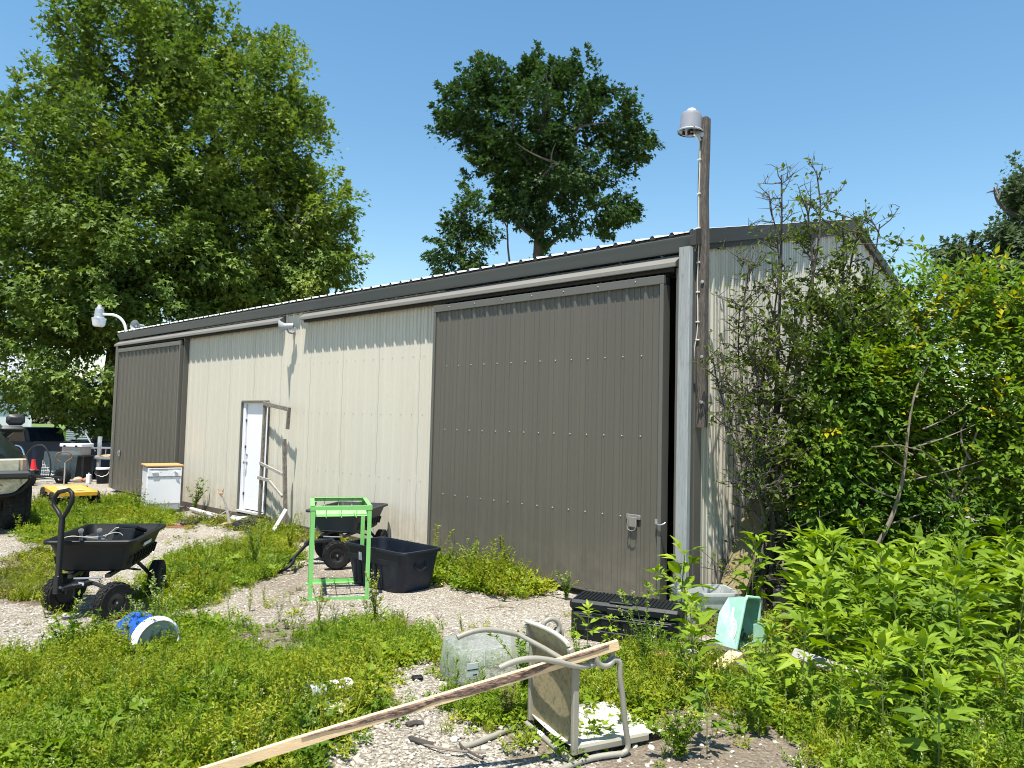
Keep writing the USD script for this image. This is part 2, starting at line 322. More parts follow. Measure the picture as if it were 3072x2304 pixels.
def rrect(w, h, r, k=4):
    out = []
    for cx, cy, a0 in ((w / 2 - r, h / 2 - r, 0), (-w / 2 + r, h / 2 - r, 90), (-w / 2 + r, -h / 2 + r, 180), (w / 2 - r, -h / 2 + r, 270)):
        for i in range(k + 1):
            a = math.radians(a0 + 90 * i / k); out.append((cx + r * math.cos(a), cy + r * math.sin(a)))
    return V(out)
def loft(mb, rings, cap0=False, cap1=False):
    n = len(rings[0]); v = np.vstack(rings); f = []
    for i in range(len(rings) - 1):
        for q in range(n): f.append((i * n + q, i * n + (q + 1) % n, (i + 1) * n + (q + 1) % n, (i + 1) * n + q))
    mb.add(v, f)
    for on, ring, flip in ((cap0, rings[0], True), (cap1, rings[-1], False)):
        if on:
            c = np.mean(ring, 0); t = [(n, i, (i + 1) % n) if not flip else (n, (i + 1) % n, i) for i in range(n)]
            mb.add(np.vstack([ring, c]), t)
    return mb
def tub(w, d, h, t=0.012, r=0.06, taper=0.85, lip=0.025, wavy=0.0, floor=0.0):
    """Open plastic tub standing on z=0: rounded walls that widen upward, rolled lip, inner wall and floor."""
    mb = MB(); R = lambda sx, z: np.c_[rrect(w * sx, d * sx + (0 if True else 0), min(r, w * sx / 2.2, d * sx / 2.2)), np.full(20, z)]
    rings = [R(taper - .03, 0), R(taper, .015), R(taper + (1 - taper) * .35, h * .35), R(taper + (1 - taper) * .72, h * .72), R(1 - .01, h - .035)]
    q = 1 + 2 * lip / w
    rings += [R(q, h - .03), R(q + .004, h - .012), R(q - .01, h), R(1 - .02, h), R(1 - .035, h - .02), R(taper + (1 - taper) * .35 - .04, h * .35), R(taper - .05, t + floor)]
    return loft(mb, rings, True, True)
def gz(x, y):
    """Height of the ground: a little higher where one stands, lower beyond the building."""
    def s(t): t = np.clip(t, 0, 1); return t * t * (3 - 2 * t)
    return .22 * (1 - s((y - 3.6) / 4.4)) - .3 * s((y - 17.5) / 8.)

# ------------------------------------------------------------------ ground, with bare gravel and soil under the weeds
WEEDS = {
 'front_left': [(-3.6, 4.5), (-3.19, 4.94), (-3.22, 5.27), (-2.88, 5.45), (-2.77, 5.77), (-2.64, 6.33), (-2.33, 6.23), (-1.95, 6.28), (-1.36, 6.48), (-0.91, 6.73), (-0.69, 5.83), (-0.76, 5.24), (-0.89, 4.88), (-0.87, 4.36), (-0.83, 4.01), (-0.99, 3.55), (-1.13, 3.3), (-2.6, 3.2)],
 'left_brown': [(-4.84, 7.02), (-6.2, 8.95), (-5.92, 9.45), (-4.28, 7.09), (-4.43, 6.8)],
 'behind_cart': [(-6.93, 10.6), (-9.29, 14.17), (-9.29, 15.91), (-7.77, 15.32), (-6.22, 14.03), (-5.84, 12.96), (-5.7, 11.71), (-6.41, 10.16)],
 'yellow_band': [(-3.46, 7.19), (-4.29, 9.04), (-4.07, 9.53), (-3.99, 10.23), (-3.84, 11.28), (-3.54, 11.8), (-2.73, 9.23), (-2.94, 8.39), (-3.08, 7.57), (-3.01, 6.69)],
 'door_edge': [(-1.02, 9.3), (-0.63, 9.1), (-0.1, 8.65), (0.28, 8.2), (0.1, 7.8), (-0.5, 8.3), (-0.93, 8.62)],
 'right_near': [(-0.6, 5.26), (-0.49, 5.65), (-0.28, 5.1), (-0.26, 4.58), (-0.34, 4.36), (-0.1, 4.08), (0.1, 3.97), (0.19, 3.61), (0.54, 3.3), (2.7, 3.3), (4.3, 6.1), (1.75, 5.28), (1.34, 5.25), (1.12, 5.6), (0.69, 5.31), (0.28, 5.5), (0.03, 5.47), (-0.09, 4.79), (-0.23, 4.49)],
 'ragweed': [(1.75, 6.9), (2.1, 7.0), (2.9, 7.3), (3.9, 7.9), (5.2, 8.6), (6.4, 8.2), (3.3, 4.57), (2.53, 4.22), (1.99, 4.25), (1.80, 4.8), (1.95, 5.7), (1.9, 6.19)],
 'straw': [(2.0, 4.3), (2.68, 4.71), (2.85, 4.2), (2.31, 3.62), (1.95, 3.7)],
}
def inside(poly, x, y):
    p = V(poly); c = np.zeros(np.shape(x), bool); j = len(p) - 1
    for i in range(len(p)):
        c ^= ((p[i, 1] > y) != (p[j, 1] > y)) & (x < (p[j, 0] - p[i, 0]) * (y - p[i, 1]) / (p[j, 1] - p[i, 1] + 1e-12) + p[i, 0]); j = i
    return c
def ground():
    xs = np.unique(np.r_[-500, -300, -180, -110, -70, -45, -30, -22, np.arange(-17, 9.01, .11), 12, 16, 22, 30, 45, 70, 110, 180, 300, 500])
    ys = np.unique(np.r_[-300, -150, -60, -25, -10, -4, 0, 1, np.arange(2, 23.01, .11), 25, 28, 32, 38, 46, 60, 85, 120, 180, 300, 500, 900])
    X, Y = np.meshgrid(xs, ys); P = np.stack([X, Y, 0 * X], -1)
    near = (X > -17.5) & (X < 9.5) & (Y > 1.5) & (Y < 24)
    Z = gz(X, Y) + near * (.05 * (meshkit.fbm(P * 0.9, 4, 3) - .5) + .018 * (meshkit.noise(P * 7, 5) - .5))
    soil = np.zeros(X.shape)
    jx = X + .35 * (meshkit.noise(P * 3.1, 9) - .5); jy = Y + .35 * (meshkit.noise(P * 3.1, 19) - .5)
    for k, v in WEEDS.items(): soil = np.maximum(soil, inside(v, jx, jy) * (1.0 if k in ('ragweed', 'left_brown', 'straw') else .75))
    soil = np.maximum(soil, np.clip((meshkit.fbm(P * V([.5, .8, 1]), 4, 31) - .60) * 5, 0, .7))
    soil[(Y > 26) | (X > 9.4) | (X < -17.2) | (Y < 1.2)] = .9
    n, m = X.shape; i = np.arange(n * m).reshape(n, m)
    f = np.stack([i[:-1, :-1], i[:-1, 1:], i[1:, 1:], i[1:, :-1]], -1).reshape(-1, 4)
    return np.stack([X, Y, Z], -1).reshape(-1, 3), f, soil.ravel()
gv, gf, soil = ground()
LK['ground'] = usdkit.material(stage, '/World/Looks/ground', {
    'g': ('geometry', {}), 'at': ('attribute', {'attribute': 'soil'}),
    'v': ('voronoi_texture', {'scale': 34.0, 'randomness': 1.0}), 'v2': ('voronoi_texture', {'scale': 85.0, 'randomness': 1.0}),
    'n': ('noise_texture', {'scale': 0.7, 'detail': 7.0, 'roughness': 0.6}), 'nf': ('noise_texture', {'scale': 26.0, 'detail': 6.0, 'roughness': 0.7}),
    'stone': ('rgb_ramp', {'ramp': [(0.0, (0.115, 0.10, 0.08)), (0.3, (0.25, 0.225, 0.185)), (0.65, (0.34, 0.31, 0.26)), (1.0, (0.52, 0.49, 0.43))]}),
    'hsr': ('separate_color', {}), 'broad': ('rgb_ramp', {'ramp': [(0.3, (0.74, 0.69, 0.62)), (0.65, (1.06, 1.05, 1.03))]}),
    'mul': ('mix_color', {'blend_type': 'multiply', 'fac': 1.0}),
    'dirt': ('rgb_ramp', {'ramp': [(0.3, (0.075, 0.054, 0.034)), (0.55, (0.145, 0.108, 0.07)), (0.8, (0.25, 0.205, 0.15))]}),
    'sm': ('math', {'math_type': 'multiply_add', 'value2': 1.15}), 'so': ('math', {'math_type': 'multiply_add', 'value2': 1.6, 'value3': -0.98}),
    'cl': ('clamp', {}), 'mx': ('mix_color', {}),
    'hh': ('math', {'math_type': 'multiply_add', 'value2': -0.8}), 'hm': ('math', {'math_type': 'multiply_add', 'value2': -0.35}),
    'b': ('bump', {'strength': 0.9, 'distance': 0.02}), 'p': ('principled_bsdf', {'roughness': 0.92, 'specular_ior_level': 0.25})},
    [('g.position', 'v.vector'), ('g.position', 'v2.vector'), ('g.position', 'n.vector'), ('g.position', 'nf.vector'),
     ('v2.color', 'hsr.color'), ('hsr.r', 'stone.fac'), ('n.fac', 'broad.fac'), ('stone.color', 'mul.a'), ('broad.color', 'mul.b'), ('nf.fac', 'dirt.fac'),
     ('at.fac', 'sm.value1'), ('nf.fac', 'so.value1'), ('so.value', 'sm.value3'), ('sm.value', 'cl.value'), ('cl.result', 'mx.fac'), ('mul.result', 'mx.a'), ('dirt.color', 'mx.b'),
     ('mx.result', 'p.base_color'), ('v.distance', 'hh.value1'), ('nf.fac', 'hh.value3'), ('v2.distance', 'hm.value1'), ('hh.value', 'hm.value3'), ('hm.value', 'b.height'), ('b.normal', 'p.normal')], surface='p.BSDF')
gm = usdkit.mesh(stage, '/World/ground', (gv, gf), LK['ground'], smooth=True)
UsdGeom.PrimvarsAPI(gm).CreatePrimvar('soil', Sdf.ValueTypeNames.FloatArray, 'vertex').Set(Vt.FloatArray.FromNumpy(soil.astype(np.float32)))
info(gm.GetPrim(), kind='structure')

def field():
    xs = np.linspace(-95, 45, 90); ys = np.linspace(31, 122, 70); X, Y = np.meshgrid(xs, ys)
    Z = -.26 + .05 * np.sin(X * 2.1) + .12 * meshkit.noise(np.stack([X * .9, Y * .9, 0 * X], -1), 2)
    n, m = X.shape; i = np.arange(n * m).reshape(n, m)
    return np.stack([X, Y, Z], -1).reshape(-1, 3), np.stack([i[:-1, :-1], i[:-1, 1:], i[1:, 1:], i[1:, :-1]], -1).reshape(-1, 4)
mat('field_green', (0.105, 0.165, 0.03), 0.8, var=0.3, scale=1.3, bump=0.6, bscale=9)
info(usdkit.mesh(stage, '/World/field', field(), LK['field_green'], smooth=True).GetPrim(), kind='structure')

# ------------------------------------------------------------------ the pole barn (local x to the right along the front, y into the building, z up)
BARN = V([1.4883, 7.3134, 0.0]); BRZ = -0.7372
BX, BY = V([math.cos(BRZ), math.sin(BRZ), 0]), V([-math.sin(BRZ), math.cos(BRZ), 0])
def bp(x, y, z): return BARN + BX * x + BY * y + V([0, 0, z])
barn = thing('pole_barn', 'long beige metal pole barn with brown sliding doors and gable end', 'barn', BARN, BRZ)
RIB = [(-.031, 0), (-.013, .019), (.013, .019), (.031, 0), (.068, 0), (.072, .0065), (.082, .0065), (.086, 0), (.144, 0), (.148, .0065), (.158, .0065), (.162, 0)]
def sheet_profile(x0, x1, phase):
    k0 = int(math.floor((x0 - phase) / .2286)) - 1; pts = []
    for k in range(k0, k0 + int((x1 - x0) / .2286) + 4):
        pts += [(phase + k * .2286 + a, h) for a, h in RIB]
    xs = V([p[0] for p in pts]); hs = V([p[1] for p in pts])
    keep = (xs > x0 + 1e-4) & (xs < x1 - 1e-4)
    return [(x0, float(np.interp(x0, xs, hs)))] + list(zip(xs[keep], hs[keep])) + [(x1, float(np.interp(x1, xs, hs)))]
def sheet(x0, x1, zb, zt, phase, place, cuts=()):
    """Ribbed steel sheet; zb(x), zt(x) its foot and head; place(x, h, z) puts it in the building."""
    pr = sheet_profile(x0, x1, phase)
    for c in cuts:
        if x0 < c < x1: pr.append((c, float(np.interp(c, [p[0] for p in pr], [p[1] for p in pr]))))
    pr.sort(); mb = MB(); hs = []
    for (xa, ha), (xb, hb) in zip(pr[:-1], pr[1:]):
        if xb - xa < 1e-6: continue
        m = (xa + xb) / 2
        mb.add([place(xa, ha, zb(m, xa)), place(xb, hb, zb(m, xb)), place(xb, hb, zt(m, xb)), place(xa, ha, zt(m, xa))], [(0, 1, 2, 3)])
    return mb
mat('rake_metal', (0.05, 0.048, 0.043), 0.55, spec=0.25, var=0.06, scale=2.0)
WY = .15                                                        # front wall plane
fz = lambda z: (lambda m, x: z)
DOOR_L, DOOR_R, DOOR_T = -8.83, -7.87, 2.13
x = -11.2
while x < -3.41:
    x1 = min(x + .9144, -3.40)
    part(barn, 'wall_panel', sheet(x + .002, x1 - .002, lambda m, xx: DOOR_T if DOOR_L < m < DOOR_R else .09, fz(3.62), -11.3, lambda a, h, z: (a, WY - h, z), (DOOR_L, DOOR_R)), 'beige_metal')
    x += .9144
GX = .31; RY = 5.05
roofz = lambda y: 3.805 + .248 * ((y if y < RY else 2 * RY - y) - .06)
y = .12
while y < 10.09:
    y1 = min(y + .9144, 10.1)
    part(barn, 'gable_panel', sheet(y + .002, y1 - .002, fz(.09), lambda m, yy: roofz(yy) - .05, .06, lambda a, h, z: (GX + h, a, z), (RY,)), 'beige_metal')
    y += .9144
for nm, m in (('back_wall', MB().box((-7.32, 10.1, 1.92), (15.2, .04, 3.66))), ('end_wall', MB().add([(-14.95, .12, .09), (-14.95, 10.1, .09), (-14.95, 10.1, 3.77), (-14.95, RY, 5.0), (-14.95, .12, 3.77)], [(0, 1, 2), (0, 2, 4), (2, 3, 4)]))):
    part(barn, nm, m, 'beige_metal')
xx = -15.0
while xx < .33:
    x1 = min(xx + .9144, .37)
    for side in (0, 1):
        ya, yb = (.06, RY) if side == 0 else (RY, 2 * RY - .06)
        dk = MB(); mb = MB(); pr = sheet_profile(xx + .002, x1 - .002, -15.0)
        for (a, ha), (b, hb) in zip(pr[:-1], pr[1:]):
            mb.add([(a, ya, roofz(ya) + ha * 1.25), (b, ya, roofz(ya) + hb * 1.25), (b, yb, roofz(yb) + hb * 1.25), (a, yb, roofz(yb) + ha * 1.25)], [(0, 1, 2, 3)])
            if side == 0 and max(ha, hb) < .01: mb.add([(a, ya, roofz(ya) - .003), (b, ya, roofz(ya) - .003), (b, ya, roofz(ya) + hb * 1.25), (a, ya, roofz(ya) + ha * 1.25)], [(0, 1, 2, 3)])
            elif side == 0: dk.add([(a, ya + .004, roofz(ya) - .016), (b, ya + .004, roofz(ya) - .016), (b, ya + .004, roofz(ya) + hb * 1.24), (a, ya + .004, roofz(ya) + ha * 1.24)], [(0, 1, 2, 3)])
        rp_ = part(barn, 'roof_panel', mb, 'roof_metal')
        if side == 0: part(rp_, 'rib_closure', dk, 'interior_dark')  # added dark strips in place of the shade in the open rib ends
    xx += .9144
part(barn, 'ridge_cap', MB().sweep([(-.16, -.035), (0, .035), (.16, -.035)], (-15.0, RY, roofz(RY)), (.37, RY, roofz(RY)), (0, 1, 0), (0, 0, 1)), 'roof_metal')
# eave: fascia, gutter, hoods over the door tracks
part(barn, 'fascia', MB().box((-7.32, .112, 3.71), (15.24, .03, .17)), 'trim_metal')
part(barn, 'soffit', MB().box((-7.32, .20, 3.60), (15.24, .10, .02)), 'trim_metal')
gut = [(.096, 3.765), (.096, 3.645), (.094, 3.634), (.085, 3.645), (.067, 3.68), (.060, 3.70), (.036, 3.73), (.028, 3.757), (.036, 3.763), (.044, 3.753)]
g = MB().sweep(gut, (-14.93, 0, 0), (.355, 0, 0), (0, 1, 0), (0, 0, 1))
gu = part(barn, 'gutter', g, 'gutter_metal', smooth=28)
for xe in (-14.93, .355):
    pv = [(xe, a, b) for a, b in gut[:9]]
    part(gu, 'end_cap', MB().add(pv + [tuple(np.mean(pv, 0))], [(9, i, (i + 1) % 9) for i in range(9)]), 'hood_metal')
hood = [(.128, 3.605), (.0, 3.512), (-.010, 3.503), (-.010, 3.464), (.0, 3.458)]
for a, b in ((-6.78, .175), (-14.96, -7.42)):
    h = part(barn, 'track_hood', MB().sweep(hood, (a, 0, 0), (b, 0, 0), (0, 1, 0), (0, 0, 1)), 'hood_metal')
    part(h, 'track_rail', MB().box(((a + b) / 2, .075, 3.46), (b - a - .1, .05, .07)), 'interior_dark')
    for xe in (a, b):
        part(h, 'hood_end', MB().add([(xe, .128, 3.605), (xe, -.01, 3.503), (xe, -.01, 3.464), (xe, .128, 3.464)], [(0, 1, 2, 3)]), 'trim_metal')
# sliding doors
def sliding_door(x0, x1, label, phase, latch):
    d = part(barn, 'sliding_door', MB().box(((x0 + x1) / 2, .078, 1.735), (x1 - x0 - .02, .08, 3.28)), 'interior_dark', label=label)
    a = x0 + .035
    while a < x1 - .04:
        b = min(a + .9144, x1 - .035)
        part(d, 'door_panel', sheet(a + .001, b - .001, fz(.09), fz(3.345), phase, lambda q, h, z: (q, .022 - h, z)), 'brown_metal'); a += .9144
    part(d, 'top_trim', MB().box(((x0 + x1) / 2, .005, 3.342), (x1 - x0, .045, .088), b=.004), 'trim_metal')
    for xe in (x0 + .02, x1 - .025):
        part(d, 'edge_trim', MB().box((xe, .05, 1.695), (.045, .135, 3.205), b=.004), 'trim_metal')
    part(d, 'bottom_trim', MB().box(((x0 + x1) / 2, .05, .078), (x1 - x0 - .1, .09, .02)), 'trim_metal')
    sc = MB(); R = frame((1, 0, 0), (0, 0, 1))
    for z in (.906, 1.743, 2.574):
        q = phase + math.ceil((x0 + .05 - phase) / .2286) * .2286 - .045
        while q < x1 - .03:
            if q > x0 + .03: sc.lathe([(.009, 0), (.0075, .005), (.003, .008), (0, .0085)], (q, .022, z), R, 6)
            q += .2286
    for k in range(7):
        q = x0 + .3 + k * (x1 - x0 - .4) / 6.5; sc.lathe([(.009, 0), (.0075, .005), (.003, .008), (0, .0085)], (q, -.017, 3.35), R, 6)
    part(d, 'screws', sc, 'screw', kind='stuff')
    return d
dr = sliding_door(-3.44, .05, 'wide brown sliding door nearest the gable end', -3.38, True)
dl = sliding_door(-14.69, -11.25, 'brown sliding door at the far end behind the dishwasher', -14.62, False)
part(dr, 'latch', MB().box((-.285, .006, .915), (.17, .014, .05), b=.004).box((-.285, -.014, .865), (.105, .01, .10), b=.004).tube(spline([(-.335, -.016, .90), (-.337, -.03, .83), (-.325, -.034, .79), (-.245, -.034, .79), (-.233, -.03, .83), (-.235, -.016, .90)], 16), .005, 6), 'hood_metal', smooth=40)
part(dr, 'hook', MB().tube(spline([(.0, -.02, .885), (.04, -.045, .875), (.07, -.04, .878), (.10, -.015, .90)], 10), .008, 6).box((.0, -.018, .90), (.03, .01, .05)), 'steel', smooth=40)
part(dl, 'latch', MB().box((-14.3, .0, .93), (.05, .02, .14), b=.004).tube(spline([(-14.3, -.01, .98), (-14.3, -.04, .95), (-14.3, -.04, .90), (-14.3, -.01, .87)], 10), .007, 6), 'steel', smooth=40)
# corner post, jambs, downspout, skirt, rakes
part(barn, 'corner_trim', MB().box((.255, .105, 1.86), (.125, .11, 3.52), b=.004).box((.325, .20, 1.86), (.014, .14, 3.5)), 'trim_metal')
part(barn, 'door_jamb', MB().box((.165, .10, 1.78), (.035, .09, 3.36), b=.003), 'brown_metal')
part(barn, 'door_jamb', MB().box((-11.215, .105, 1.78), (.04, .11, 3.36), b=.003), 'trim_metal')
part(barn, 'door_jamb', MB().box((-14.8, .06, 1.78), (.12, .13, 3.36), b=.003), 'brown_metal')
part(barn, 'inner_partition', MB().box((-1.6, .9, 1.8), (3.6, .02, 3.5)), 'interior_dark')  # added dark sheet standing in for the shade inside the door opening
n = 7; fr = []
for k in range(n): fr += [(-.056 + .112 * k / n + .003, 0), (-.056 + .112 * (k + .35) / n + .003, -.006), (-.056 + .112 * (k + .65) / n + .003, -.006), (-.056 + .112 * (k + 1) / n - .001, 0)]
ds = [(a, b) for a, b in fr] + [(.062, .008), (.062, .068), (.05, .075), (-.05, .075), (-.062, .068), (-.062, .008)]
dsp = part(barn, 'downspout', MB().sweep(ds, (.272, -.03, .20), (.277, -.02, 3.64), (1, 0, 0), (0, 1, 0), closed=True), 'downspout_metal', label='grey corrugated downspout at the front corner')
part(dsp, 'wire_tie', MB().tube([(.208, -.03, .545), (.23, -.042, .535), (.275, -.042, .53), (.32, -.042, .535), (.342, -.02, .55)], .004, 5), 'black_steel')
sk = MB().box((-7.4, .135, .035), (14.7, .04, .125)); part(barn, 'skirt_board', sk, 'skirt_wood'); part(barn, 'skirt_board', MB().box((.295, 5.05, .035), (.04, 10.0, .125)), 'skirt_wood')
for s in (0, 1):
    ya, yb = (.03, RY) if s == 0 else (RY, 2 * RY - .03)
    za, zb = roofz(ya) - .035, roofz(yb) - .035
    if s: za, zb = roofz(RY) - .035, roofz(2 * RY - .03) - .035
    mb = MB(); dz = .155
    for dx in (.405, .478): pass
    mb.add([(.378, ya, za + .05), (.378, yb, zb + .05), (.378, yb, zb + .05 - dz), (.378, ya, za + .05 - dz), (.31, ya, za + .05), (.31, yb, zb + .05), (.31, yb, zb + .05 - dz), (.31, ya, za + .05 - dz)],
           [(3, 2, 1, 0), (0, 1, 5, 4), (2, 3, 7, 6), (0, 4, 7, 3), (1, 2, 6, 5)])
    part(barn, 'rake_trim', mb, 'rake_metal')
    mb = MB(); zz = .105
    mb.add([(.35, ya + .1, za + .025 - zz), (.35, yb, zb - zz), (.35, yb, zb - zz - .06), (.35, ya + .1, za + .025 - zz - .06)], [(3, 2, 1, 0)])
    part(barn, 'rake_underside', mb, 'rake_metal')
# screws in the beige sheets
sc = MB(); R = frame((1, 0, 0), (0, 0, 1))
for z in (.20, 1.03, 1.94, 2.75):
    q = -11.3 + .2286 - .045
    while q < -3.45:
        if q > -11.15 and not (DOOR_L - .06 < q < DOOR_R + .06 and z < 2.2): sc.lathe([(.008, 0), (.0065, .005), (.003, .007), (0, .0075)], (q, WY, z), R, 6)
        q += .2286
R2 = frame((0, 1, 0), (0, 0, 1))
for z in (.95, 1.9, 2.85, 3.45):
    q = .06 + .2286 - .045
    while q < 9.9:
        sc.lathe([(.008, 0), (.0065, .005), (.003, .007), (0, .0075)], (GX, q, z), R2, 6); q += .2286
part(barn, 'wall_screws', sc, 'screw', kind='stuff')
# walk-in door
fr_ = part(barn, 'entry_door', MB().box((-8.345, .205, 1.145), (.735, .045, 1.93), b=.004), 'white_paint', label='plain white walk-in door in a brown frame')
part(fr_, 'head_trim', MB().box((-8.35, .15, 2.125), (.98, .06, .035)), 'trim_metal')
part(fr_, 'side_trim', MB().box((-8.835, .15, 1.10), (.035, .06, 2.02)), 'trim_metal')
part(fr_, 'side_trim', MB().box((-7.862, .15, 1.10), (.035, .06, 2.02)), 'trim_metal')
part(fr_, 'jamb', MB().box((-8.772, .19, 1.12), (.085, .08, 1.98), b=.004), 'white_paint')
part(fr_, 'jamb', MB().box((-7.93, .19, 1.12), (.085, .08, 1.98), b=.004), 'white_paint')
part(fr_, 'sill', MB().box((-8.35, .16, .14), (.95, .11, .04)), 'white_dirty')
part(fr_, 'head_jamb', MB().box((-8.35, .2, 2.10), (.9, .06, .03)), 'white_paint')
part(fr_, 'door_knob', MB().lathe([(.03, 0), (.03, .008), (.012, .012), (.012, .035), (.028, .045), (.03, .06), (.018, .07), (0, .072)], (-8.66, .18, 1.02), frame((1, 0, 0), (0, 0, 1)), 12), 'steel', smooth=40)
part(fr_, 'deadbolt', MB().lathe([(.026, 0), (.024, .018), (0, .02)], (-8.66, .18, 1.16), frame((1, 0, 0), (0, 0, 1)), 10), 'steel', smooth=40)
for z in (.45, 1.3, 1.78): part(fr_, 'hinge_plate', MB().box((-8.722, .172, z), (.025, .02, .045)), 'black_steel')

# ------------------------------------------------------------------ things on and at the barn
def horn(name, label, loc, rz, tilt, s, arm):
    t = thing(name, label, 'loudspeaker', loc, rz)
    R = rot([1, 0, 0], -math.pi / 2 + tilt)
    part(t, 'horn', MB().lathe([(.04, -.22), (.05, -.20), (.052, -.10), (.06, -.07), (.085, -.03), (.115, 0), (.12, .006), (.112, .004), (.08, -.03), (.045, -.075), (.0, -.08)], (0, 0, 0), R @ np.eye(3) * s, 20), 'downspout_metal', smooth=40)
    part(t, 'driver', MB().lathe([(0, -.15), (.03, -.14), (.035, -.05), (.02, -.03), (0, -.03)], (0, 0, 0), R * s, 12), 'galvanized', smooth=40)
    part(t, 'bracket', MB().tube(arm, .016, 6).box(V(arm[-1]), (.08, .08, .1), b=.008), 'lamp_grey', smooth=40)
    return t
horn('horn_speaker', 'grey horn loudspeaker bracketed to the beige wall under the gutter', bp(-7.16, -.12, 3.36), BRZ + math.pi - .75, -.12, 1.0, [(0, -.10, -.03), (.02, -.14, -.09), (.10, -.17, -.09), (.185, -.20, -.03)])
# dusk-to-dawn light on a timber at the corner
post = thing('light_post', 'tall weathered timber bolted to the barn corner carrying an open yard light', 'post', bp(.375, .19, 0), BRZ)
tb = MB(); rng = np.random.default_rng(4)
rings = []
for k, z in enumerate(np.linspace(1.85, 5.0, 22)):
    q = rrect(.088, .092, .012, 2); q = q * (1 + .02 * rng.standard_normal((len(q), 1))) + .004 * math.sin(k * .7)
    zz = np.full(len(q), z)
    if k == 21: zz = z - .02 * rng.random(len(q))
    rings.append(np.c_[q, zz])
part(post, 'timber', loft(tb, rings, True, True), 'timber')
cab = part(post, 'cable', MB().tube(spline([(-.03, -.053, 4.78), (-.02, -.053, 4.5), (-.028, -.053, 4.1), (-.024, -.053, 3.7), (-.034, -.053, 3.3), (-.026, -.053, 2.95), (-.036, -.055, 2.75), (-.06, -.058, 2.6), (-.05, -.05, 2.5)], 60), .0065, 6), 'cable_white', smooth=40)
for z in (4.55, 4.2, 3.85, 3.5, 3.2, 2.9, 2.72): part(cab, 'cable_clip', MB().box((-.026, -.055, z), (.040, .020, .015), b=.003), 'cable_white')
for z in (2.1, 2.55, 3.3): part(post, 'bolt', MB().lathe([(.018, 0), (.018, .012), (0, .014)], (.02, -.047, z), frame((1, 0, 0), (0, 0, 1)), 6), 'galvanized')
hd = part(post, 'lamp_housing', MB().lathe([(.128, 0), (.132, .012), (.124, .022), (.112, .03), (.104, .17), (.095, .20), (.06, .205), (0, .207)], (-.115, -.08, 4.84), rot([0, 1, 0], .06), 24), 'lamp_grey', smooth=35)
part(hd, 'photocell', MB().lathe([(.052, 0), (.05, .03), (.035, .045), (0, .05)], (-.105, -.08, 5.04), None, 14), 'lamp_white', smooth=40)
part(hd, 'socket', MB().lathe([(0, -.02), (.03, -.02), (.034, .05)], (-.115, -.08, 4.83), None, 12).box((-.115, -.08, 4.852), (.19, .19, .008)).lathe([(0, -.01), (.015, -.01), (.015, .03)], (-.175, -.11, 4.83), None, 8).lathe([(0, -.01), (.015, -.01), (.015, .03)], (-.07, -.14, 4.83), None, 8), 'black_steel')
part(hd, 'bracket', MB().beam((-.08, -.06, 4.84), (.0, -.02, 4.80), .05, .05).beam((-.05, -.07, 4.81), (-.02, -.05, 4.74), .03, .03), 'galvanized')

# broken screen-door frame beside the walk-in door
t = thing('broken_door_frame', 'broken grey wooden screen door frame hanging open beside the walk-in door', 'door frame', bp(-7.83, .05, 0), BRZ)
def L(x, y, z): return V([x + 7.83, y - .05, z])
part(t, 'stile', MB().beam(L(-7.86, .03, .13), L(-7.84, .04, 2.10), .055, .05, (0, 1, 0), .004), 'grey_wood')
part(t, 'top_rail', MB().beam(L(-7.86, .02, 2.085), L(-6.84, -.085, 1.985), .03, .07, (0, 0, 1), .004), 'grey_wood')
part(t, 'stile', MB().beam(L(-6.845, -.085, 2.015), L(-6.86, -.09, 1.66), .06, .03, (1, 0, 0), .004), 'grey_wood', label='snapped upper end of the outer stile')
part(t, 'stile', MB().beam(L(-6.93, -.10, 1.50), L(-6.85, -.06, .10), .065, .035, (1, 0, 0), .004), 'grey_wood', label='detached lower half of the outer stile')
part(t, 'rail', MB().beam(L(-7.9, .02, 1.05), L(-6.93, -.09, .915), .03, .05, (0, 0, 1), .004), 'pale_driftwood')
part(t, 'rail', MB().beam(L(-7.93, .01, .80), L(-7.46, -.03, .78), .03, .055, (0, 0, 1), .004).beam(L(-7.48, -.03, .775), L(-6.94, -.09, .56), .03, .045, (0, 0, 1), .004), 'pale_driftwood')

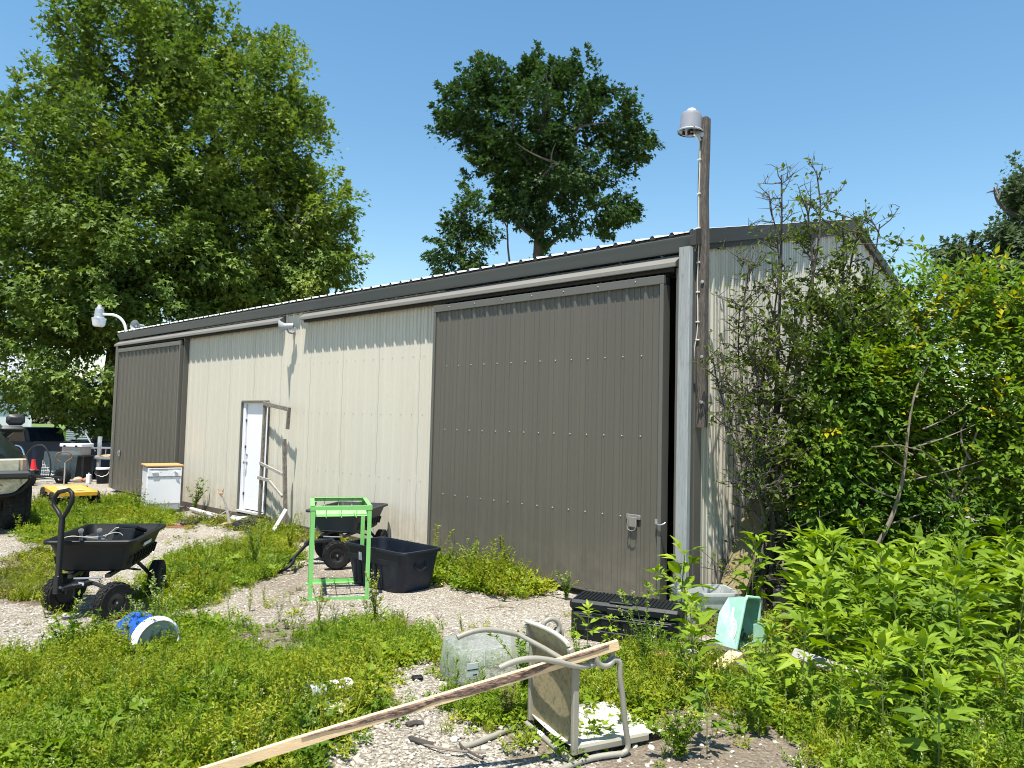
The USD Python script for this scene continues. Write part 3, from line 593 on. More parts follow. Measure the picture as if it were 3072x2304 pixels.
# ------------------------------------------------------------------ yard things
def wheel(t, c, ax, R, w, rimr=None, lug=18, rim_m='black_steel', name='wheel', hub='steel'):
    """Tyre with knobbly tread, dished rim and hub; ax = the outward axle direction."""
    ax = V(ax, float); ax /= np.linalg.norm(ax); x = np.cross([0, 0, 1.0], ax); x /= np.linalg.norm(x); Rm = np.stack([x, np.cross(ax, x), ax], 1)
    rimr = rimr or R * .52
    ty = MB().lathe([(rimr, -.42 * w), (rimr + .2 * (R - rimr), -.5 * w), (R * .9, -.5 * w), (R * .975, -.36 * w), (R * .985, 0), (R * .975, .36 * w), (R * .9, .5 * w), (rimr + .2 * (R - rimr), .5 * w), (rimr, .42 * w)], c, Rm, 30)
    for k in range(lug):
        for j, zz in enumerate((-.32, -.08, .16, .36)):
            a = 2 * math.pi * (k + .5 * (j % 2)) / lug; d = V([math.cos(a), math.sin(a), 0])
            ty.box(V(c) + Rm @ (d * R * .985 + V([0, 0, zz * w])), (.05 * R, 2 * math.pi * R / lug * .55, .17 * w), Rm @ np.stack([d, [-d[1], d[0], 0], [0, 0, 1]], 1))
    p = part(t, name, ty, 'rubber', smooth=30)
    part(p, 'rim', MB().lathe([(rimr + .004, .44 * w), (rimr * .93, .46 * w), (rimr * .86, .3 * w), (rimr * .55, .2 * w), (rimr * .3, .22 * w), (rimr * .26, .34 * w), (rimr * .18, .36 * w), (0, .35 * w)], c, Rm, 24).lathe([(rimr + .004, -.44 * w), (rimr * .9, -.3 * w), (rimr * .3, -.25 * w), (0, -.25 * w)], c, Rm, 20), rim_m, smooth=30)
    part(p, 'axle_nut', MB().lathe([(rimr * .13, .34 * w), (rimr * .13, .42 * w), (rimr * .07, .42 * w), (0, .37 * w)], c, Rm, 6), hub)
    return p
GZ = lambda x, y: float(gz(V(x), V(y)))

def dump_cart(label, loc, rz, body, steer, handle, seed, group=None):
    """Poly dump cart, local y from the handle end backwards."""
    t = thing('dump_cart', label, 'garden cart', loc, rz)
    W, Ln, H, Z = .72, 1.04, .30, .375
    mb = MB(); rr = lambda w, d, z, r=.07, y0=0: np.c_[rrect(w, d, r) + V([0, y0]), np.full(20, z)]
    rings = [rr(W * .72, Ln * .70, Z, .08), rr(W * .78, Ln * .77, Z + .02), rr(W * .86, Ln * .86, Z + H * .5), rr(W * .94, Ln * .95, Z + H - .05), rr(W * .95, Ln * .96, Z + H - .045), rr(W * .955, Ln * .965, Z + H - .03),
             rr(W * 1.05, Ln * 1.06, Z + H - .03), rr(W * 1.055, Ln * 1.065, Z + H - .008), rr(W * 1.04, Ln * 1.05, Z + H), rr(W * .965, Ln * .975, Z + H), rr(W * .94, Ln * .95, Z + H - .03), rr(W * .84, Ln * .84, Z + H * .5), rr(W * .74, Ln * .73, Z + .035), rr(W * .70, Ln * .68, Z + .02)]
    for r_ in rings: r_[:, 1] += .1 * (r_[:, 1] > 0) * 0
    tubp = part(t, 'tub', loft(mb, rings, True, True), body, smooth=32)
    for k in range(9):
        yy = -Ln * .36 + k * Ln * .09
        for s in (-1, 1):
            part(tubp, 'rib', MB().beam((s * W * .405, yy, Z + .05), (s * W * .44, yy, Z + .14), .012, .03), body)
    if body == 'grey_black_plastic':
        for a, w_, z0, h_ in ((-.27, .07, .235, .05), (.05, .07, .235, .05), (-.22, .10, .02, .075), (.12, .10, .02, .075), (-.05, .27, .02, .07)):
            part(tubp, 'raised_pad', MB().box((a, -Ln * (.385 if z0 < .1 else .485), Z + z0 + h_ / 2), (w_, .02, h_), rot([1, 0, 0], .25), b=.005), 'cart_grey')
    fa = -Ln * .47; ra = Ln * .30; Rw = .17
    part(t, 'frame', MB().beam((-.15, fa, Z - .02), (-.15, ra, Z - .02), .04, .03).beam((.15, fa, Z - .02), (.15, ra, Z - .02), .04, .03).beam((-.18, -.05, Z - .02), (.18, -.05, Z - .02), .04, .03), 'black_steel')
    part(t, 'dump_lever', MB().tube([(-.1, fa - .06, Z - .025), (.13, fa - .06, Z - .02)], .009, 8), 'steel', smooth=40)
    c, s_ = math.cos(steer), math.sin(steer); ax = V([c, s_, 0]); f = V([s_, -c, 0]); o = V([0, fa, 0])
    part(t, 'front_axle', MB().tube(spline([o + ax * -.30 + V([0, 0, Rw]), o + ax * -.22 + V([0, 0, .27]), o + ax * -.1 + V([0, 0, .30]), o + ax * .1 + V([0, 0, .30]), o + ax * .22 + V([0, 0, .27]), o + ax * .30 + V([0, 0, Rw])], 18), .018, 8).beam(o + V([0, 0, .30]), o + f * .27 + V([0, 0, .30]), .12, .03), 'black_steel', smooth=40)
    part(t, 'rear_axle', MB().tube(spline([(-.33, ra, Rw), (-.27, ra - .02, .24), (-.17, ra - .05, Z - .03), (.17, ra - .05, Z - .03), (.27, ra - .02, .24), (.33, ra, Rw)], 20), .018, 8).tube([(.2, ra, .25), (.12, -.05, Z - .03)], .012, 6).tube([(-.2, ra, .25), (-.12, -.05, Z - .03)], .012, 6), 'black_steel', smooth=40)
    for s in (-1, 1):
        wheel(t, o + ax * s * .335 + V([0, 0, Rw]), ax * s, Rw, .10); wheel(t, V([s * .36, ra, Rw]), V([s, 0, 0]), Rw, .10)
    hb = o + f * .28 + V([0, 0, .31]); handle = V(handle, float); d = handle - hb; Lh = np.linalg.norm(d); d /= Lh
    sd = ax - d * (ax @ d); sd /= np.linalg.norm(sd); nn = np.cross(sd, d)
    e = hb + d * (Lh - .20)
    hp = part(t, 'handle', MB().beam(hb, e, .05, .034, nn, .006).beam(hb - d * .05, hb + d * .1, .06, .05, nn, .006), 'black_satin')
    gp = [e - d * .05, e + d * .02 - sd * .06, e + d * .08 - sd * .125, e + d * .15 - sd * .115, e + d * .19 - sd * .07, e + d * .2 + sd * .06, e + d * .17 + sd * .105, e + d * .10 + sd * .115, e + d * .02 + sd * .06]
    part(hp, 'grip', MB().tube(gp, .019, 8, closed=True), 'black_plastic', smooth=50)
    part(hp, 'pivot_bolt', MB().lathe([(.012, -.04), (.012, .04), (0, .04)], hb, frame(d, nn), 8), 'steel')
    return t, tubp, hp, (hb, d, nn, sd, Lh)
CX, CY = -3.80, 6.97
cz = GZ(CX, CY)
ct, ctub, chp, (hb, hd_, hn, hs_, Lh) = dump_cart('black plastic dump cart with its handle up, loaded with scrap parts', (CX, CY, cz + .02), .20, 'black_plastic', -.62, (-.20, -.59, 1.12), 1)
part(ctub, 'side_sticker', MB().box((.345, -.02, .375 + .20), (.003, .25, .032), rot([0, 1, 0], .16)), 'print_grey')
part(chp, 'lettering_strip', MB().beam(hb + hd_ * (Lh - .48) - hs_ * .0255, hb + hd_ * (Lh - .27) - hs_ * .0255, .018, .002, hs_), 'print_white')
part(ct, 'axle_sticker', MB().box((-.02, -.60, .315), (.07, .003, .022), rot([0, 0, 1], -.62)), 'print_grey')
def scrap(name, label, cat, mb, m, base): 
    t = single(name, label, cat, mb, m); return t
cR = rot([0, 0, 1], .20)
def cp(x, y, z): return cR @ V([x, y, z]) + V([CX, CY, cz + .02])
t = thing('rubber_flap', 'crumpled dark rubber flap lying in the loaded black dump cart', 'scrap', cp(0, .1, .475), .35)
P = np.stack(np.meshgrid(np.linspace(-.25, .22, 12), np.linspace(-.15, .3, 10)), -1).reshape(-1, 2)
Zf = .03 + .10 * np.clip((P[:, 1] + .1) / .4, 0, 1) + .10 * np.clip(P[:, 0] / .22, 0, 1) * np.clip((P[:, 1] + .15) / .4, 0, 1) + .012 * np.sin(P[:, 0] * 60)
idx = np.arange(120).reshape(10, 12); Fq = np.stack([idx[:-1, :-1], idx[:-1, 1:], idx[1:, 1:], idx[1:, :-1]], -1).reshape(-1, 4)
part(t, 'flap', MB().add(np.c_[P, Zf], Fq), 'rubber', smooth=50); part(t, 'hem', MB().tube(np.c_[P[idx[0]], Zf[idx[0]] + .004], .008, 6), 'rubber')
t = thing('metal_hitch_parts', 'bright metal clevis parts and wire lying in the black dump cart', 'scrap', cp(-.12, -.2, .50), .3)
part(t, 'plate', MB().box((0, 0, .10), (.30, .12, .012), rot([1, 0, 0], .2)).box((.05, .02, .14), (.16, .1, .01), rot([0, 1, 0], .2)), 'steel')
for xx in (-.05, .10): part(t, 'clevis', MB().box((xx, -.03, .165), (.025, .02, .12), rot([1, 0, 0], .2), b=.004).lathe([(.022, -.012), (.022, .012), (0, .013)], (xx, -.04, .22), frame((1, 0, 0), (0, 0, 1)), 10), 'steel', smooth=40)
part(t, 'wire', MB().tube(spline([(-.22, 0, .1), (-.15, -.05, .17), (0, -.04, .16), (.14, -.03, .17), (.22, .02, .19), (.30, .05, .12)], 30), .004, 5), 'cable_white')
t = thing('black_case', 'small black battery case with a white label in the dump cart', 'case', cp(.18, -.06, .53), -.25)
part(t, 'body', MB().box((0, 0, .10), (.22, .15, .15), rot([1, 0, 0], -.35), b=.012), 'black_plastic', smooth=30)
part(t, 'lid', MB().box((0, .045, .18), (.23, .16, .035), rot([1, 0, 0], -.35), b=.008), 'black_satin'); part(t, 'label_plate', MB().box((.07, -.05, .115), (.08, .002, .07), rot([1, 0, 0], -.35)), 'print_grey')
part(t, 'strap', MB().beam((-.2, -.05, .10), (-.05, -.08, .2), .03, .006), 'cable_white')

# second cart beyond the green frame
dump_cart('dark grey dump cart with its handle lowered, parked behind the green metal frame', (-2.16, 9.83, 0), -.17, 'grey_black_plastic', -1.0, (-.33, -1.18, .03), 2)

# ------------------------------------------------------------------ green frame
t = thing('metal_stand_frame', 'bright green metal cart frame standing empty on the gravel', 'metal frame', (-2.0, 7.38, GZ(-1.9, 7.8)), .274)
w_, d_, h_, a_ = .605, .87, .955, .042
def angle_iron(p, q, e1, e2):
    """L-section bar from p to q, its two flanges along e1 and e2."""
    return MB().sweep([(0, 0), (a_, 0), (a_, .004), (.004, .004), (.004, a_), (0, a_)], p, q, e1, e2, closed=True, ends=True)
X_, Y_, Z_ = V([1, 0, 0]), V([0, 1, 0]), V([0, 0, 1.])
for (cx, cy, ex, ey) in ((0, 0, X_, Y_), (w_, 0, -X_, Y_), (0, d_, X_, -Y_), (w_, d_, -X_, -Y_)):
    part(t, 'post', angle_iron((cx, cy, 0), (cx, cy, h_), ex, ey), 'green_paint')
for zz, ez in ((h_ + .003, -Z_), (.0, Z_)):
    for cy, ey in ((-.003, Y_), (d_ + .003, -Y_)):
        part(t, 'rail', angle_iron((-.003, cy, zz), (w_ + .003, cy, zz), ey, ez), 'green_paint')
    if zz > .5:
        for cx, ex in ((-.006, X_), (w_ + .006, -X_)):
            part(t, 'rail', angle_iron((cx, 0, zz), (cx, d_, zz), ex, ez), 'green_paint')
part(t, 'back_plate', MB().box((w_ / 2, d_ * .55, h_ - .125), (w_ - .01, .10, .004), rot([1, 0, 0], .7)), 'green_paint')
part(t, 'cross_rail', MB().box((w_ / 2, d_ * .40, h_ - .13), (w_ - .02, .02, .012)), 'green_paint')
for k in range(3):
    q = w_ * (k + 1) / 4
    part(t, 'rod', MB().tube([(q, .004, h_ - .005), (q, .006, h_ - .115), (q, d_ * .97, h_ - .115), (q, d_ - .006, h_ - .005)], .0038, 6), 'green_paint')
for cx in (.04, w_ - .04): part(t, 'gusset', MB().add([(cx - .03, d_ - .008, h_ - .05), (cx + .03, d_ - .008, h_ - .05), (cx + .012, d_ - .008, h_ - .11), (cx - .012, d_ - .008, h_ - .11)], [(0, 1, 2, 3), (3, 2, 1, 0)]), 'green_paint')
part(t, 'foot_plate', MB().box((.05, d_ - .02, .006), (.14, .08, .006)).box((w_ - .05, d_ - .02, .006), (.14, .08, .006)), 'green_paint')

# ------------------------------------------------------------------ big tote
t = thing('stock_tote', 'large dark navy plastic tote standing open against the barn', 'tote', (-1.30, 8.22, 0), -.715)
tp = part(t, 'tub', tub(1.02, .56, .455, r=.09, taper=.84, lip=.022), 'navy_plastic', smooth=35)
for k in range(6):
    q = -.36 + k * .09
    part(tp, 'flute', MB().add([(q, -.245, .03), (q + .03, -.258, .03), (q + .06, -.245, .03), (q + .005, -.265, .25), (q + .03, -.282, .285), (q + .055, -.265, .25)], [(0, 1, 4, 3), (1, 2, 5, 4)]), 'navy_plastic')
for q in (.46,):
    part(tp, 'rope_handle', MB().tube(spline([(q + .03, -.08, .33), (q + .05, -.07, .26), (q + .05, .03, .26), (q + .03, .05, .33)], 12), .01, 6), 'navy_plastic')
part(tp, 'price_label', MB().box((-.22, -.271, .33), (.055, .003, .09), rot([1, 0, 0], .1)), 'print_grey')
part(tp, 'belt', MB().box((-.1, -.262, .315), (.72, .014, .06), rot([1, 0, 0], .1), b=.004), 'navy_plastic')

# ------------------------------------------------------------------ dishwasher
t = thing('dishwasher', 'white portable dishwasher with a butcher block top beside the barn', 'dishwasher', (-6.54, 13.80, 0), .605)
part(t, 'cabinet', MB().box((0, .31, .45), (.60, .58, .80), b=.01), 'white_paint', smooth=30)
part(t, 'countertop', MB().box((0, .30, .882), (.655, .66, .03), b=.006), 'butcher_block')
part(t, 'top_edge', MB().box((0, -.031, .877), (.655, .012, .03), b=.004), 'butcher_edge')
dd = part(t, 'door', MB().box((0, .0, .42), (.585, .045, .50), b=.008), 'white_paint')
cpn = part(t, 'control_panel', MB().box((0, -.008, .765), (.595, .055, .165), b=.008), 'white_paint')
part(cpn, 'handle_slot', MB().box((.0, -.037, .825), (.545, .004, .016)), 'panel_grey'); part(cpn, 'vent', MB().box((-.10, -.040, .825), (.28, .003, .011)), 'print_dark')
part(cpn, 'selector_bar', MB().box((-.17, -.045, .765), (.11, .022, .018), b=.004), 'white_paint')
part(cpn, 'button', MB().box((-.20, -.047, .752), (.022, .012, .022)).box((-.15, -.047, .752), (.03, .012, .022)), 'white_paint')
part(cpn, 'badge', MB().lathe([(.009, 0), (.007, .003), (0, .004)], (-.075, -.036, .768), frame((1, 0, 0), (0, 0, 1)), 10), 'panel_grey')
part(cpn, 'dial', MB().lathe([(.03, 0), (.028, .01), (0, .012)], (.19, -.036, .77), frame((1, 0, 0), (0, 0, 1)), 16).box((.19, -.055, .77), (.075, .025, .018), rot([0, 1, 0], .6), b=.004), 'white_paint')
part(t, 'kick_plate', MB().box((0, .02, .10), (.585, .03, .10), b=.004), 'white_paint')
part(t, 'base', MB().box((0, .30, .035), (.56, .52, .05)), 'black_plastic')
for sx in (-.24, .24): part(t, 'caster', MB().lathe([(0, -.015), (.03, -.012), (.03, .012), (0, .015)], (sx, .04, .03), frame((0, 1, 0), (0, 0, 1)), 12), 'black_plastic')

# ------------------------------------------------------------------ black tool box
t = thing('truck_tool_box', 'long black plastic tool box with a ribbed lid lying by the tall weeds', 'tool box', (.995, 6.03, .09), -.39)
Lb, Db, Hb = .90, .36, .345
part(t, 'body', MB().box((0, 0, .125), (Lb * .97, Db * .95, .25), b=.02), 'toolbox_black', smooth=30)
lid = part(t, 'lid', MB().box((0, 0, .285), (Lb, Db, .085), b=.022), 'toolbox_black', smooth=30)
for k in range(26):
    q = -Lb / 2 + .05 + k * (Lb - .1) / 25
    part(lid, 'ridge', MB().beam((q, -Db * .40, .330), (q, Db * .40, .330), .014, .012), 'toolbox_black')
part(lid, 'latch_recess', MB().box((-.02, -Db / 2 - .001, .268), (.22, .022, .05), b=.006).box((-.02, -Db * .30, .334), (.19, .12, .016), b=.005), 'toolbox_black')
for q, w2 in ((-.33, .16), (-.14, .07), (-.05, .05), (.10, .20), (.32, .14)): part(t, 'front_panel', MB().box((q, -Db * .475 - .004, .155), (w2, .014, .14), b=.006), 'toolbox_black')
part(t, 'front_ledge', MB().box((0, -Db * .475 - .006, .20), (Lb * .80, .02, .016), b=.005).box((0, -Db * .475 - .006, .06), (Lb * .7, .018, .09), b=.006), 'toolbox_black')

# ------------------------------------------------------------------ tipped sling chair and the slab-wood board on it
CHX, CHY, CHZ = .245, 3.804, .22
ch = thing('sling_patio_chair', 'tan sling patio chair tipped over on its back in the weeds', 'patio chair', (CHX, CHY, CHZ), math.atan2(-.4431, .8965) + math.pi / 2 - math.pi / 2 + 0.0)
# local axes: x = away from the seat (to the right), y = along the seat front
CA, CW = V([.8965, .4431, 0]), V([-.4431, .8965, 0])
stage.GetPrimAtPath(ch).GetAttribute('xformOp:rotateZ').Set(math.degrees(math.atan2(CA[1], CA[0])))
for s in (-1, 1):
    yo = .255 * s
    leg = [(-.43, yo, .505), (-.38, yo, .52), (-.28, yo, .53), (-.186, yo, .515), (-.06, yo, .478), (.03, yo, .458), (.085, yo, .468)]
    loop = []
    for k in range(26):
        a = -2.2 + k / 25 * (2 * math.pi + 1.75); loop.append((.137 + .05 * math.cos(a), yo + s * (.028 * k / 25), .498 + .045 * math.sin(a)))
    arm = [(.205, yo + s * .03, .475), (.218, yo + s * .03, .41), (.232, yo + s * .03, .32), (.245, yo + s * .03, .22), (.268, yo + s * .03, .09), (.27, yo + s * .03, .035), (.24, yo + s * .03, .018)]
    low = [(.16, yo + s * .015, .018), (.06, yo, .012), (-.03, yo - .01, .008), (-.2, yo - .06, .005), (-.37 - .1 * (s > 0), yo - .13, .0)]
    part(ch, 'spring_tube', MB().tube(np.vstack([spline(leg, 26), spline([leg[-1]] + loop, 44)[1:], spline([loop[-1]] + arm, 26)[1:]]), .0145, 9), 'chair_metal', smooth=50)
    part(ch, 'leg_tube', MB().tube(spline([arm[-1]] + low, 26), .0145, 9), 'chair_metal', smooth=50)
    part(ch, 'spring_collar', MB().tube([(.055, yo, .462), (.062, yo, .463), (.069, yo, .465)], .021, 10).tube([(.074, yo, .466), (.081, yo, .468)], .021, 10).tube([(.086, yo, .469), (.093, yo, .471)], .021, 10), 'chair_metal', smooth=30)
    part(ch, 'sling_rail', MB().beam((.0, .225 * s, .03), (.0, .225 * s, .46), .026, .034, (1, 0, 0), .005).beam((.0, .225 * s, .45), (-.035, .222 * s, .545), .026, .034, (1, 0, 0), .005).beam((.0, .225 * s, .05), (.44, .225 * s, .045), .026, .034, (0, 0, 1), .005), 'chair_metal')
part(ch, 'stretcher', MB().tube([(-.075, .255, .485), (-.05, 0, .478), (-.05, -.255, .478)], .0125, 9), 'chair_metal', smooth=50)
part(ch, 'stretcher', MB().tube([(-.02, .24, .01), (-.02, -.24, .01)], .0145, 9), 'chair_metal', smooth=50, label='rear stretcher lying along the ground with a paper sticker')
part(ch, 'sticker', MB().box((-.026, .07, .0215), (.022, .05, .006), rot([0, 1, 0], -.4)), 'print_white')
def cloth(us, pts, bulge, ax):
    """Sling between the two rails: pts along the rails, sagging by bulge towards ax."""
    nv = len(pts); vs = np.linspace(-.225, .225, us); v = []
    for p in pts:
        for q in vs: v.append(V([p[0], q, p[1]]) + V(ax) * bulge * (1 - (q / .225) ** 2))
    i = np.arange(nv * us).reshape(nv, us); f = np.stack([i[:-1, :-1], i[:-1, 1:], i[1:, 1:], i[1:, :-1]], -1).reshape(-1, 4)
    return V(v), f
part(ch, 'seat_sling', cloth(14, [(-.04, .555), (-.03, .53), (-.012, .49), (0, .45), (.002, .36), (.004, .27), (.004, .18), (.002, .10), (0, .04)], .035, (1, 0, 0)), 'sling', smooth=True)
part(ch, 'sling_hem', MB().tube(np.c_[np.full(13, -.045) + .035 * (1 - np.linspace(-1, 1, 13) ** 2), np.linspace(-.225, .225, 13), np.full(13, .56)], .011, 8), 'sling_sunlit', smooth=50)
part(ch, 'seat_sling', cloth(14, [(.0, .065), (.1, .063), (.2, .06), (.3, .06), (.4, .06), (.55, .055)], .02, (0, 0, -1)), 'sling_sunlit', smooth=True, label='back sling lying flat on the ground, sunlight put into its pale colour')
# board
bd = thing('slab_board', 'long rough sawn board with bark along its edge resting on the chair', 'board', (0, 0, 0))
pa, pb = V([-1.66, 3.01, .25]), V([.55, 3.625, .782])
dx = pb - pa; Lb_ = np.linalg.norm(dx); dx /= Lb_
hy = np.cross(V([0, 0, 1.0]), dx); hy /= np.linalg.norm(hy); hz = np.cross(dx, hy)
rng = np.random.default_rng(11); ns = 46; tt = np.linspace(0, 1, ns)
hw = .0205 + .003 * meshkit.fbm(np.c_[tt * 9, tt * 0, tt * 0], 3, 4); th = .012
edge = .02 * np.clip((meshkit.fbm(np.c_[tt * 7 + 3, tt * 0, tt * 0], 3, 8) - .42) * 2.5, 0, 1) * np.clip((tt - .38) * 6, 0, 1)
c0_ = pa + dx * (tt * Lb_)[:, None] + hz * (.008 * np.sin(tt * 5))[:, None]
rings = []
for k in range(ns):
    q = [(-th, -hw[k]), (th, -hw[k]), (th, hw[k]), (-th, hw[k])]
    rings.append(V([c0_[k] + hy * a + hz * b for a, b in q]))
part(bd, 'wood', loft(MB(), rings, True, True), 'board_wood')
v = []; 
wav = meshkit.fbm(np.c_[tt * 13, tt * 0 + 5, tt * 0], 4, 21); wav2 = meshkit.fbm(np.c_[tt * 10, tt * 0 + 2, tt * 0], 4, 33)
rg2 = []
for k in range(int(ns * .36), ns - 1):
    f_ = min(1, (tt[k] - .36) / .12); lo_ = hw[k] * (1.0 - f_ * (.5 + 1.9 * wav[k] * (1 if k < ns * .85 else .35))); up_ = hw[k] * (.98 - .12 * wav2[k])
    lo_ = max(min(lo_, up_ - .006), -hw[k] * .98)
    y0 = -th - .0012; b_ = .004
    rg2.append(V([c0_[k] + hy * a + hz * b for a, b in ((y0, lo_), (y0 - b_, lo_ * .6 + up_ * .4), (y0 - b_, lo_ * .2 + up_ * .8), (y0, up_), (y0 + .003, up_), (y0 + .003, lo_))]))
part(bd, 'bark', loft(MB(), rg2, True, True), 'bark')

# ------------------------------------------------------------------ tubs and litter
t = thing('clear_tub', 'clear plastic storage tub upside down and broken beside the chair', 'storage tub', (-.12, 4.80, .19), .48, scale=.92)
mb = MB(); rr = lambda w, d, z, r: np.c_[rrect(w, d, r, 5), np.full(24, z)]
loft(mb, [rr(.62, .44, 0, .06), rr(.60, .42, .01, .055), rr(.565, .385, .20, .05), rr(.55, .37, .262, .045), rr(.53, .35, .275, .04), rr(.2, .13, .272, .03)], False, True)
cl = part(t, 'shell', mb, 'clear_plastic', smooth=35)
part(cl, 'corner_rib', MB().tube([(-.12, -.213, .01), (-.11, -.188, .26)], .004, 5), 'milky_plastic')
lb = part(cl, 'paper_label', MB().box((-.205, -.2065, .145), (.085, .002, .10), rot([1, 0, 0], .14)), 'print_white')
part(lb, 'print', MB().box((-.205, -.2085, .150), (.083, .001, .008), rot([1, 0, 0], .14)).box((-.22, -.2055, .18), (.03, .001, .010), rot([1, 0, 0], .14)).box((-.19, -.2115, .115), (.03, .001, .010), rot([1, 0, 0], .14)), 'print_dark')
t = thing('milky_tote', 'translucent white tote standing open behind the black tool box', 'tote', (1.86, 6.93, .03), .12)
part(t, 'tub', tub(.52, .36, .30, r=.06, taper=.86, lip=.02), 'milky_plastic', smooth=35)
part(t, 'band', loft(MB(), [np.c_[rrect(.505, .345, .055, 4), np.full(20, z)] for z in (.215, .22)]), 'milky_plastic')

t = thing('spreader_hopper', 'pale green lawn spreader hopper lying on its side among ragweed', 'spreader', (1.86, 5.93, .12), .0)
# mouth faces right and towards the viewer; the lettered flank faces left
SO = V([1.86, 5.93, .12])
n0, n1, f0, f1 = V([1.785, 5.72, .13]), V([1.885, 5.79, .525]), V([2.05, 6.0, .13]), V([2.08, 6.03, .46])
tl, bl, ll = V([1.795, 5.95, .48]), V([1.650, 5.86, .10]), V([1.715, 5.93, .36])
off = f0 - n0; tlf, blf, llf = V([1.97, 6.15, .43]), V([1.85, 6.10, .10]), V([1.89, 6.15, .34])
HP = [q - SO for q in (n0, n1, tl, ll, bl, f0, f1, tlf, llf, blf)]
hb_ = MB().add(HP, [(0, 1, 2), (0, 2, 3), (0, 3, 4), (5, 7, 6), (5, 8, 7), (5, 9, 8), (1, 6, 7), (1, 7, 2), (2, 7, 8), (2, 8, 3), (3, 8, 9), (3, 9, 4), (4, 9, 5), (4, 5, 0)])
hp_ = part(t, 'hopper', hb_, 'green_plastic')
part(hp_, 'rim', MB().tube([HP[0], HP[1] * .93 + HP[0] * .07, HP[1] * .93 + HP[6] * .07, HP[6] * .93 + HP[1] * .07, HP[6] * .93 + HP[5] * .07, HP[5]], .013, 8), 'green_plastic', smooth=40)
ue = (n1 - n0) / np.linalg.norm(n1 - n0); fn = np.cross(n1 - n0, tl - n0); fn /= np.linalg.norm(fn)
if fn @ (V([0, 0, 1.6]) - n0) < 0: fn = -fn
we = np.cross(ue, fn) ; we = we if we @ (n0 - bl) > 0 else -we
ctr = n1 + .66 * (n0 - n1) - we * .062 + fn * .004 - SO
Rl = np.stack([-ue, we, fn], 1)
oval = V([(.082 * math.cos(a), .036 * math.sin(a)) for a in np.linspace(0, 2 * np.pi, 28, endpoint=False)])
def flat(poly, z): return MB().add(np.c_[poly, np.full(len(poly), z)] @ Rl.T + ctr, [(0, i, i + 1) for i in range(1, len(poly) - 1)])
st = part(hp_, 'decal_band', flat(V([(-.17, -.052), (-.17, -.028), (-.10, -.026), (-.08, .0), (.085, .0), (.105, -.026), (.16, -.028), (.16, -.052)])[::-1], .0), 'print_white')
part(hp_, 'decal_oval', flat(oval, .0015), 'print_white'); part(hp_, 'decal_oval', flat(oval * V([.93, .86]), .003), 'print_grey')
tx = meshkit.text_mesh('Scotts', .026, .001, True); b_ = tx.bounds; tx.apply_translation([-(b_[0, 0] + b_[1, 0]) / 2, -.013, .0035]); tx.apply_transform(M4(Rl, ctr))
part(hp_, 'lettering', MB().tm(tx), 'print_white')
part(t, 'axle_stub', MB().tube([V([1.64, 6.02, .37]) - SO, V([1.76, 5.99, .345]) - SO], .012, 8), 'black_steel', smooth=40)
part(t, 'flange', MB().box(V([2.02, 5.86, .22]) - SO, (.12, .01, .16), rot([0, 0, 1], .3)), 'green_plastic')

# blue and white bucket lying on its side
t = thing('blue_bucket', 'blue plastic drum with a white end lying in the weeds by the black cart', 'bucket', (-2.60, 5.30, GZ(-2.6, 5.3) - .05), 0)
ax_ = V([.80, -.60, .0]); xb = V([.60, .80, 0]); Rb = np.stack([xb, np.cross(ax_, xb), ax_], 1)
part(t, 'drum', MB().lathe([(0, -.20), (.10, -.20), (.135, -.185), (.15, -.15), (.158, .05), (.16, .12)], (0, 0, .155), Rb, 28), 'blue_plastic', smooth=35)
part(t, 'white_band', MB().lathe([(.1605, .12), (.168, .125), (.17, .165), (.165, .19), (.15, .197), (.145, .17)], (0, 0, .155), Rb, 28), 'print_white', smooth=35)
part(t, 'lid', MB().lathe([(.146, .172), (.05, .168), (0, .168)], (0, 0, .155), Rb, 28), 'milky_plastic', smooth=35)

# white cup and paper in the near weeds
t = thing('white_can', 'dented white metal can lying open among the weeds near the board', 'can', (-1.0, 4.22, .215), 0)
ax_ = V([-.62, -.70, .10]); ax_ /= np.linalg.norm(ax_); R_ = frame(np.cross([0, 0, 1.0], ax_), np.cross(ax_, np.cross([0, 0, 1.0], ax_)))
part(t, 'body', MB().lathe([(0, -.14), (.048, -.14), (.055, -.13), (.055, .02), (.052, .02), (.05, -.12), (0, -.13)], (0, 0, .085), R_, 20), 'white_paint', smooth=35)
part(t, 'cup', MB().lathe([(.0, .045), (.045, .045), (.052, .10), (.055, .145), (.058, .15), (.053, .145), (.045, .06), (0, .055)], (0, 0, .085), R_, 20), 'milky_plastic', smooth=35)
part(t, 'band', MB().lathe([(.054, .02), (.054, .045), (.03, .045)], (0, 0, .08), R_, 20), 'black_plastic')
def crumple(n, m, w, d, amp, seed):
    r = np.random.default_rng(seed); X, Y = np.meshgrid(np.linspace(-w / 2, w / 2, n), np.linspace(-d / 2, d / 2, m))
    Z = amp * (meshkit.fbm(np.stack([X * 9, Y * 9, 0 * X], -1), 4, seed) * 1.2); X = X + .02 * r.standard_normal(X.shape); Y = Y + .02 * r.standard_normal(X.shape)
    i = np.arange(n * m).reshape(m, n); return MB().add(np.stack([X, Y, Z], -1).reshape(-1, 3), np.stack([i[:-1, :-1], i[:-1, 1:], i[1:, 1:], i[1:, :-1]], -1).reshape(-1, 4))
for lab, (xq, yq), (w, d), s in (('crumpled white paper sheet lying in weeds left of the white can', (-1.22, 4.12), (.26, .14), 3), ('torn white packaging lying right below the white can', (-.93, 4.05), (.26, .18), 5)):
    single('litter_paper', lab, 'paper', crumple(9, 7, w, d, .09, s).move(rot([0, 0, 1], .3 * s), (xq, yq, GZ(xq, yq) + .035)), 'white_dirty')
